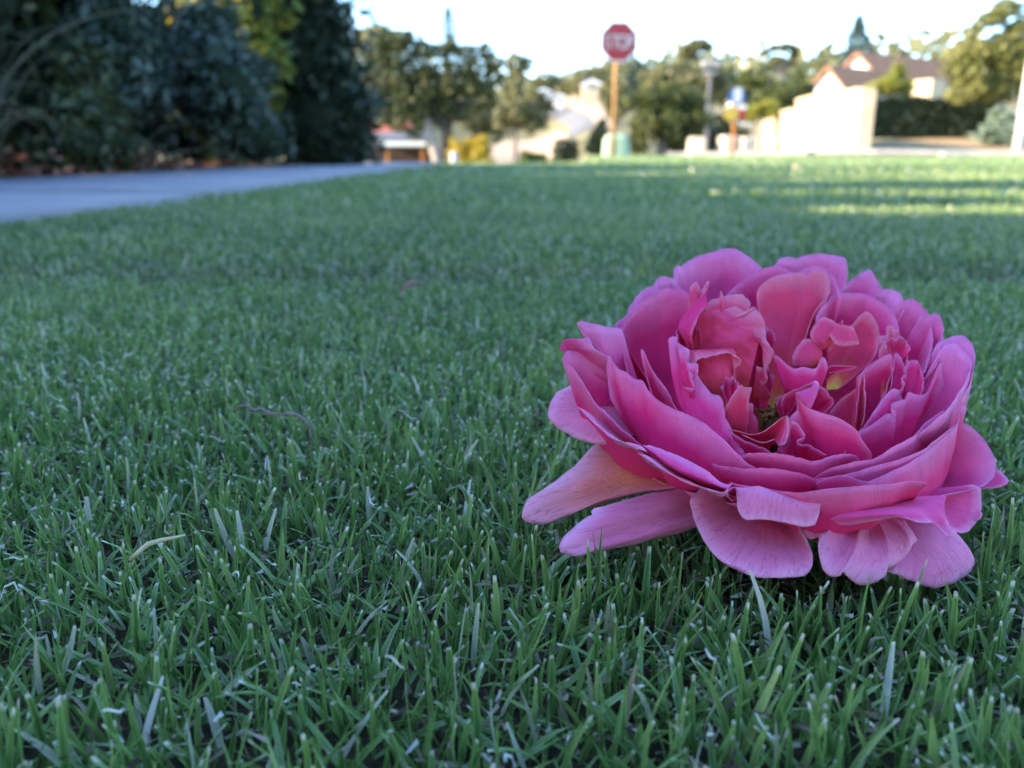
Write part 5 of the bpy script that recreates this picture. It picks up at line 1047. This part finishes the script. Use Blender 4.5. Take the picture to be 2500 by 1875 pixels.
def make_grass(name, x, y, hm, wm, nseg, fold, label, dryf=.055, glare=0.0):  # last argument paints sky glare as paler blade colour
    n = len(x); z = ground_z(x, y) - .002
    P = np.stack([x, y, z], -1)
    pt = patch(x, y, 60) * .35 + patch(x, y, 13) * .35 + patch(x, y, 3.1) * .3
    h = hm * (.4 + .75 * RNG.random(n) ** 1.3 + .4 * pt) 
    w = wm * (.65 + .7 * RNG.random(n))
    lean = np.abs(RNG.normal(.0, .70, n)).clip(0, 1.4); az = RNG.uniform(0, 2 * np.pi, n); bend = RNG.normal(.25, .45, n)
    tw = RNG.normal(0, .9, n); rnd = (RNG.random(n) * .7 + .55 * (pt - .22) + glare).clip(0, 1)
    dry = (RNG.random(n) < dryf).astype(float) * RNG.uniform(.6, 1, n)
    me = blades(P, h, w, lean, az, bend, tw, nseg, fold, rnd, dry, name)
    return tag(link_mesh(name, me, GRASS), label, "grass", None, "stuff")
# ring by ring away from the camera: fine blades near, coarser far
def near_dist(n, y0, y1, half):      # uniform density over the trapezoid
    y = RNG.uniform(y0, y1, n * 3); acc = RNG.random(n * 3) < (y * half + .05) / (y1 * half + .05); y = y[acc][:n]
    return (RNG.random(len(y)) * 2 - 1) * (y * half + .05), y
x, y = near_dist(56000, .055, .62, .80); make_grass("grass", x, y, .0124, .0015, 4, True, "short green lawn blades with dry pale tips around the rose")
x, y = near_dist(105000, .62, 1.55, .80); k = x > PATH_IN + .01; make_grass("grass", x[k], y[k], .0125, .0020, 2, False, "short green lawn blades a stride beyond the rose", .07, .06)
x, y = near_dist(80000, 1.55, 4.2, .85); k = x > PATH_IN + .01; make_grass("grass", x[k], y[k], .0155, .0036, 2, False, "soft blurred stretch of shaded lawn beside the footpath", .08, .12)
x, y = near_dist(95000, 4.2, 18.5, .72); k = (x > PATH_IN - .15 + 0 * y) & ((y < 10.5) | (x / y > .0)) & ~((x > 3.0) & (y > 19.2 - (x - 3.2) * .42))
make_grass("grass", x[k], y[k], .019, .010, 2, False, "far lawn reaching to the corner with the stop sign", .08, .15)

# the same lawn to either side of the view
def outside(n, x0, x1, y0, y1, hole):
    x = RNG.uniform(x0, x1, n); y = RNG.uniform(y0, y1, n); k = ~hole(x, y); return x[k], y[k]
x, y = outside(42000, PATH_IN + .01, 1.15, -.45, .62, lambda x, y: (y > .055) & (np.abs(x) < y * .80 + .05))
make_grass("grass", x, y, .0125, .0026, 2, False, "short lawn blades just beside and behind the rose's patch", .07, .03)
x, y = outside(62000, PATH_IN + .01, 4.2, -1.6, 4.2, lambda x, y: ((y > .6) & (np.abs(x) < y * .80 + .05)) | ((x < 1.15) & (y > -.45) & (y < .62)) | ((y > 1.55) & (np.abs(x) < y * .85 + .05)))
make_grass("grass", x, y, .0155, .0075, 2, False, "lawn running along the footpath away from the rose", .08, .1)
# taller blades standing up against the front of the fallen petals
fx_, fy_ = [], []
for i in range(0, nx_):
    js = np.where(LOW[i] < .035)[0]
    if len(js):
        for _ in range(2): fx_.append(RX0 + (i + RNG.random()) * cs); fy_.append(RY0 + js[0] * cs - RNG.uniform(.001, .009))
fx_, fy_ = np.array(fx_), np.array(fy_); kk = RNG.random(len(fx_)) < .75; fx_, fy_ = fx_[kk], fy_[kk]; nf = len(fx_)
me = blades(np.stack([fx_, fy_, np.full(nf, -.002)], -1), RNG.uniform(.012, .023, nf), RNG.uniform(.0013, .0022, nf), np.abs(RNG.normal(0, .3, nf)), RNG.uniform(0, 6.28, nf), RNG.normal(.1, .3, nf), RNG.normal(0, .7, nf), 4, True, RNG.random(nf) * .8, (RNG.random(nf) < .05).astype(float), "grass")
tag(link_mesh("grass", me, GRASS), "longer lawn blades standing against the drooping rose petals", "grass", None, "stuff")
# dead clippings and thatch between the blades
nth = 30000; x, y = near_dist(nth, .06, .75, .8)
z = RNG.uniform(.0005, .006, len(x))
Ct = np.stack([x, y, z], -1); ok = z < low_at(x, y) - .001; Ct = Ct[ok]
a = RNG.uniform(0, 2 * np.pi, len(Ct)); dv = np.stack([np.cos(a), np.sin(a), RNG.normal(0, .25, len(Ct))], -1); sv = np.stack([-np.sin(a), np.cos(a), RNG.normal(0, .3, len(Ct))], -1)
ln = RNG.uniform(.0005, .0018, len(Ct))[:, None]; wd = RNG.uniform(.00012, .0003, len(Ct))[:, None]
Vt = np.stack([Ct - dv * ln - sv * wd, Ct - dv * ln + sv * wd, Ct + dv * ln + sv * wd + np.array([0, 0, .001]), Ct + dv * ln - sv * wd], 1).reshape(-1, 3)
thm = leafmat("thatch", [(0, (.06, .04, .025)), (.6, (.18, .14, .09)), (.85, (.36, .31, .23)), (1, (.6, .57, .5))], .8, .1)
tag(link_mesh("thatch", arr_mesh("thatch", Vt, np.arange(len(Vt)).reshape(-1, 4), {"rnd": np.repeat(RNG.random(len(Ct)), 4)}), thm), "brown and cream dead clippings between the lawn blades", "thatch", None, "stuff")
# pale curled clippings caught on top of the blades
ncl = 4500; x, y = near_dist(ncl, .07, 1.3, .8); sz = RNG.uniform(.0008, .0034, len(x)) * (.5 + RNG.random(len(x))); zc = RNG.uniform(.004, .0175, len(x)); V = []; okc = zc < low_at(x, y) - .004
okc &= ~((np.abs(x - .08) < .09) & (np.abs(y - .2) < .07))
x, y, zc, sz = x[okc], y[okc], zc[okc], sz[okc]; n = len(x)
a = RNG.uniform(0, 6.28, n); cur = RNG.normal(0, 1.2, n); Vc = np.zeros((n, 5, 2, 3))
for k_, t in enumerate(np.linspace(-1, 1, 5)):
    an = a + cur * t; px_ = x + sz * t * np.cos(an); py_ = y + sz * t * np.sin(an); pz_ = zc + sz * .5 * np.sin(t * 2 + cur)
    wv = .00035 * (1.1 - abs(t) * .7)
    Vc[:, k_, 0] = np.stack([px_, py_, pz_], -1); Vc[:, k_, 1] = np.stack([px_ + wv * np.sin(an), py_ - wv * np.cos(an), pz_ + wv], -1)
loc = np.array([(2 * i, 2 * i + 1, 2 * i + 3, 2 * i + 2) for i in range(4)])
Fc = ((np.arange(n) * 10)[:, None, None] + loc[None]).reshape(-1, 4)
clm = leafmat("clipping", [(0, (.30, .26, .17)), (.5, (.55, .53, .44)), (1, (.76, .76, .70))], .7, .2)
tag(link_mesh("clippings", arr_mesh("clippings", Vc.reshape(-1, 3), Fc, {"rnd": np.repeat(RNG.random(n), 10)}), clm), "pale curled clippings caught on the lawn blades", "clippings", None, "stuff")

# --- single dry bits one can point at
def from_px(u, v, z): 
    a, b = (u - 1250) / FPX, (v - 937.5) / FPX; d = RIGHT * a + FWD - UP * b; return CAM + d * ((z - CAM.z) / d.z)
def bit(name, label, cat, pts, rad, mat, n=7):
    P = [from_px(u, v, z) for u, v, z in pts]; o = P[len(P) // 2]
    ob = MB().tube([p - o for p in P], rad, n).build(name, mat, None, o, True); return tag(ob, label, cat)
strm = surface("straw", (.42, .33, .18), (.60, .52, .36), 300, .7, .3, 900, .3, .0004)
twm = surface("grey_twig", (.13, .10, .095), (.24, .20, .19), 400, .85, .6, 900, .2, .0006)
bit("straw", "bent piece of pale straw lying on the lawn", "straw", [(315, 1368, .014), (335, 1350, .0155), (362, 1328, .0165), (395, 1318, .017), (425, 1313, .0175), (452, 1306, .018)], [.0003, .0005, .0006, .0005, .0004, .0002], strm)
bit("dry_twig", "wavy grey dry tendril lying across the blades left of the rose", "twig", [(572, 1003, .019), (585, 993, .0205), (600, 990, .021), (622, 1002, .0195), (642, 999, .0205), (660, 1010, .020), (690, 1013, .020), (700, 1009, .0205), (722, 1012, .021), (742, 1022, .020), (754, 1040, .018), (759, 1062, .015), (758, 1085, .012)], [.0003, .0005, .0004, .0006, .0005, .0007, .0004, .0006, .0006, .0005, .0006, .0004, .0003], twm)
def dleaf(label, u, v, s, mat, z=.018):
    c = from_px(u, v, z); V = []; n = 9
    for i in range(n):
        t = i / (n - 1); w = s * .32 * math.sin(math.pi * min(1, t * .96 + .02)); zz = .25 * s * math.sin(t * 3) 
        V += [(-s / 2 + s * t, -w, zz + w * .3), (-s / 2 + s * t, 0, zz), (-s / 2 + s * t, w, zz + w * .3)]
    F = [(3 * i + q, 3 * i + q + 1, 3 * i + q + 4, 3 * i + q + 3) for i in range(n - 1) for q in (0, 1)]
    o = MB().add(V, F).build("fallen_leaf", mat, None, c, True); o.rotation_euler = (random.uniform(-.3, .3), random.uniform(-.3, .3), random.uniform(0, 3)); return tag(o, label, "leaf")
dlm = surface("dead_leaf_brown", (.16, .07, .06), (.30, .15, .12), 120, .8, .4, 500, .2, .0006)
dleaf("small reddish-brown dead leaf lying on the lawn behind the straw and tendril", 1010, 716, .02, dlm)
dleaf("pale dead leaf on the sunlit far lawn", 1944, 409, .05, surface("dead_leaf_pale", (.45, .33, .2), (.6, .46, .3), 60), .02)
# seeding weeds standing in the sunlit patch at the right
for i, (u, hgt) in enumerate([(2160, .026), (2212, .022), (2245, .03), (2305, .024), (2340, .02), (2418, .034), (2475, .026), (2130, .03)]):
    p = from_px(u, 478, .012); r = empty("seeding_weed", (p.x, p.y, -.002), "thin seeding weed standing up in the sunlit patch of lawn", "weed", "seeding weeds in the sunlit patch")
    MB().tube([(0, 0, 0), (.004, 0, hgt * .6), (.007 * random.uniform(-1, 1), 0, hgt)], [.0008, .0007, .0005], 5).build("stem", strm, r)
    MB().tube([(.007 * random.uniform(-1, 1), 0, hgt * .92), (.003, 0, hgt * 1.1), (.0, 0, hgt * 1.25)], [.001, .0028, .001], 6).build("seed_head", strm, r, smooth=True)
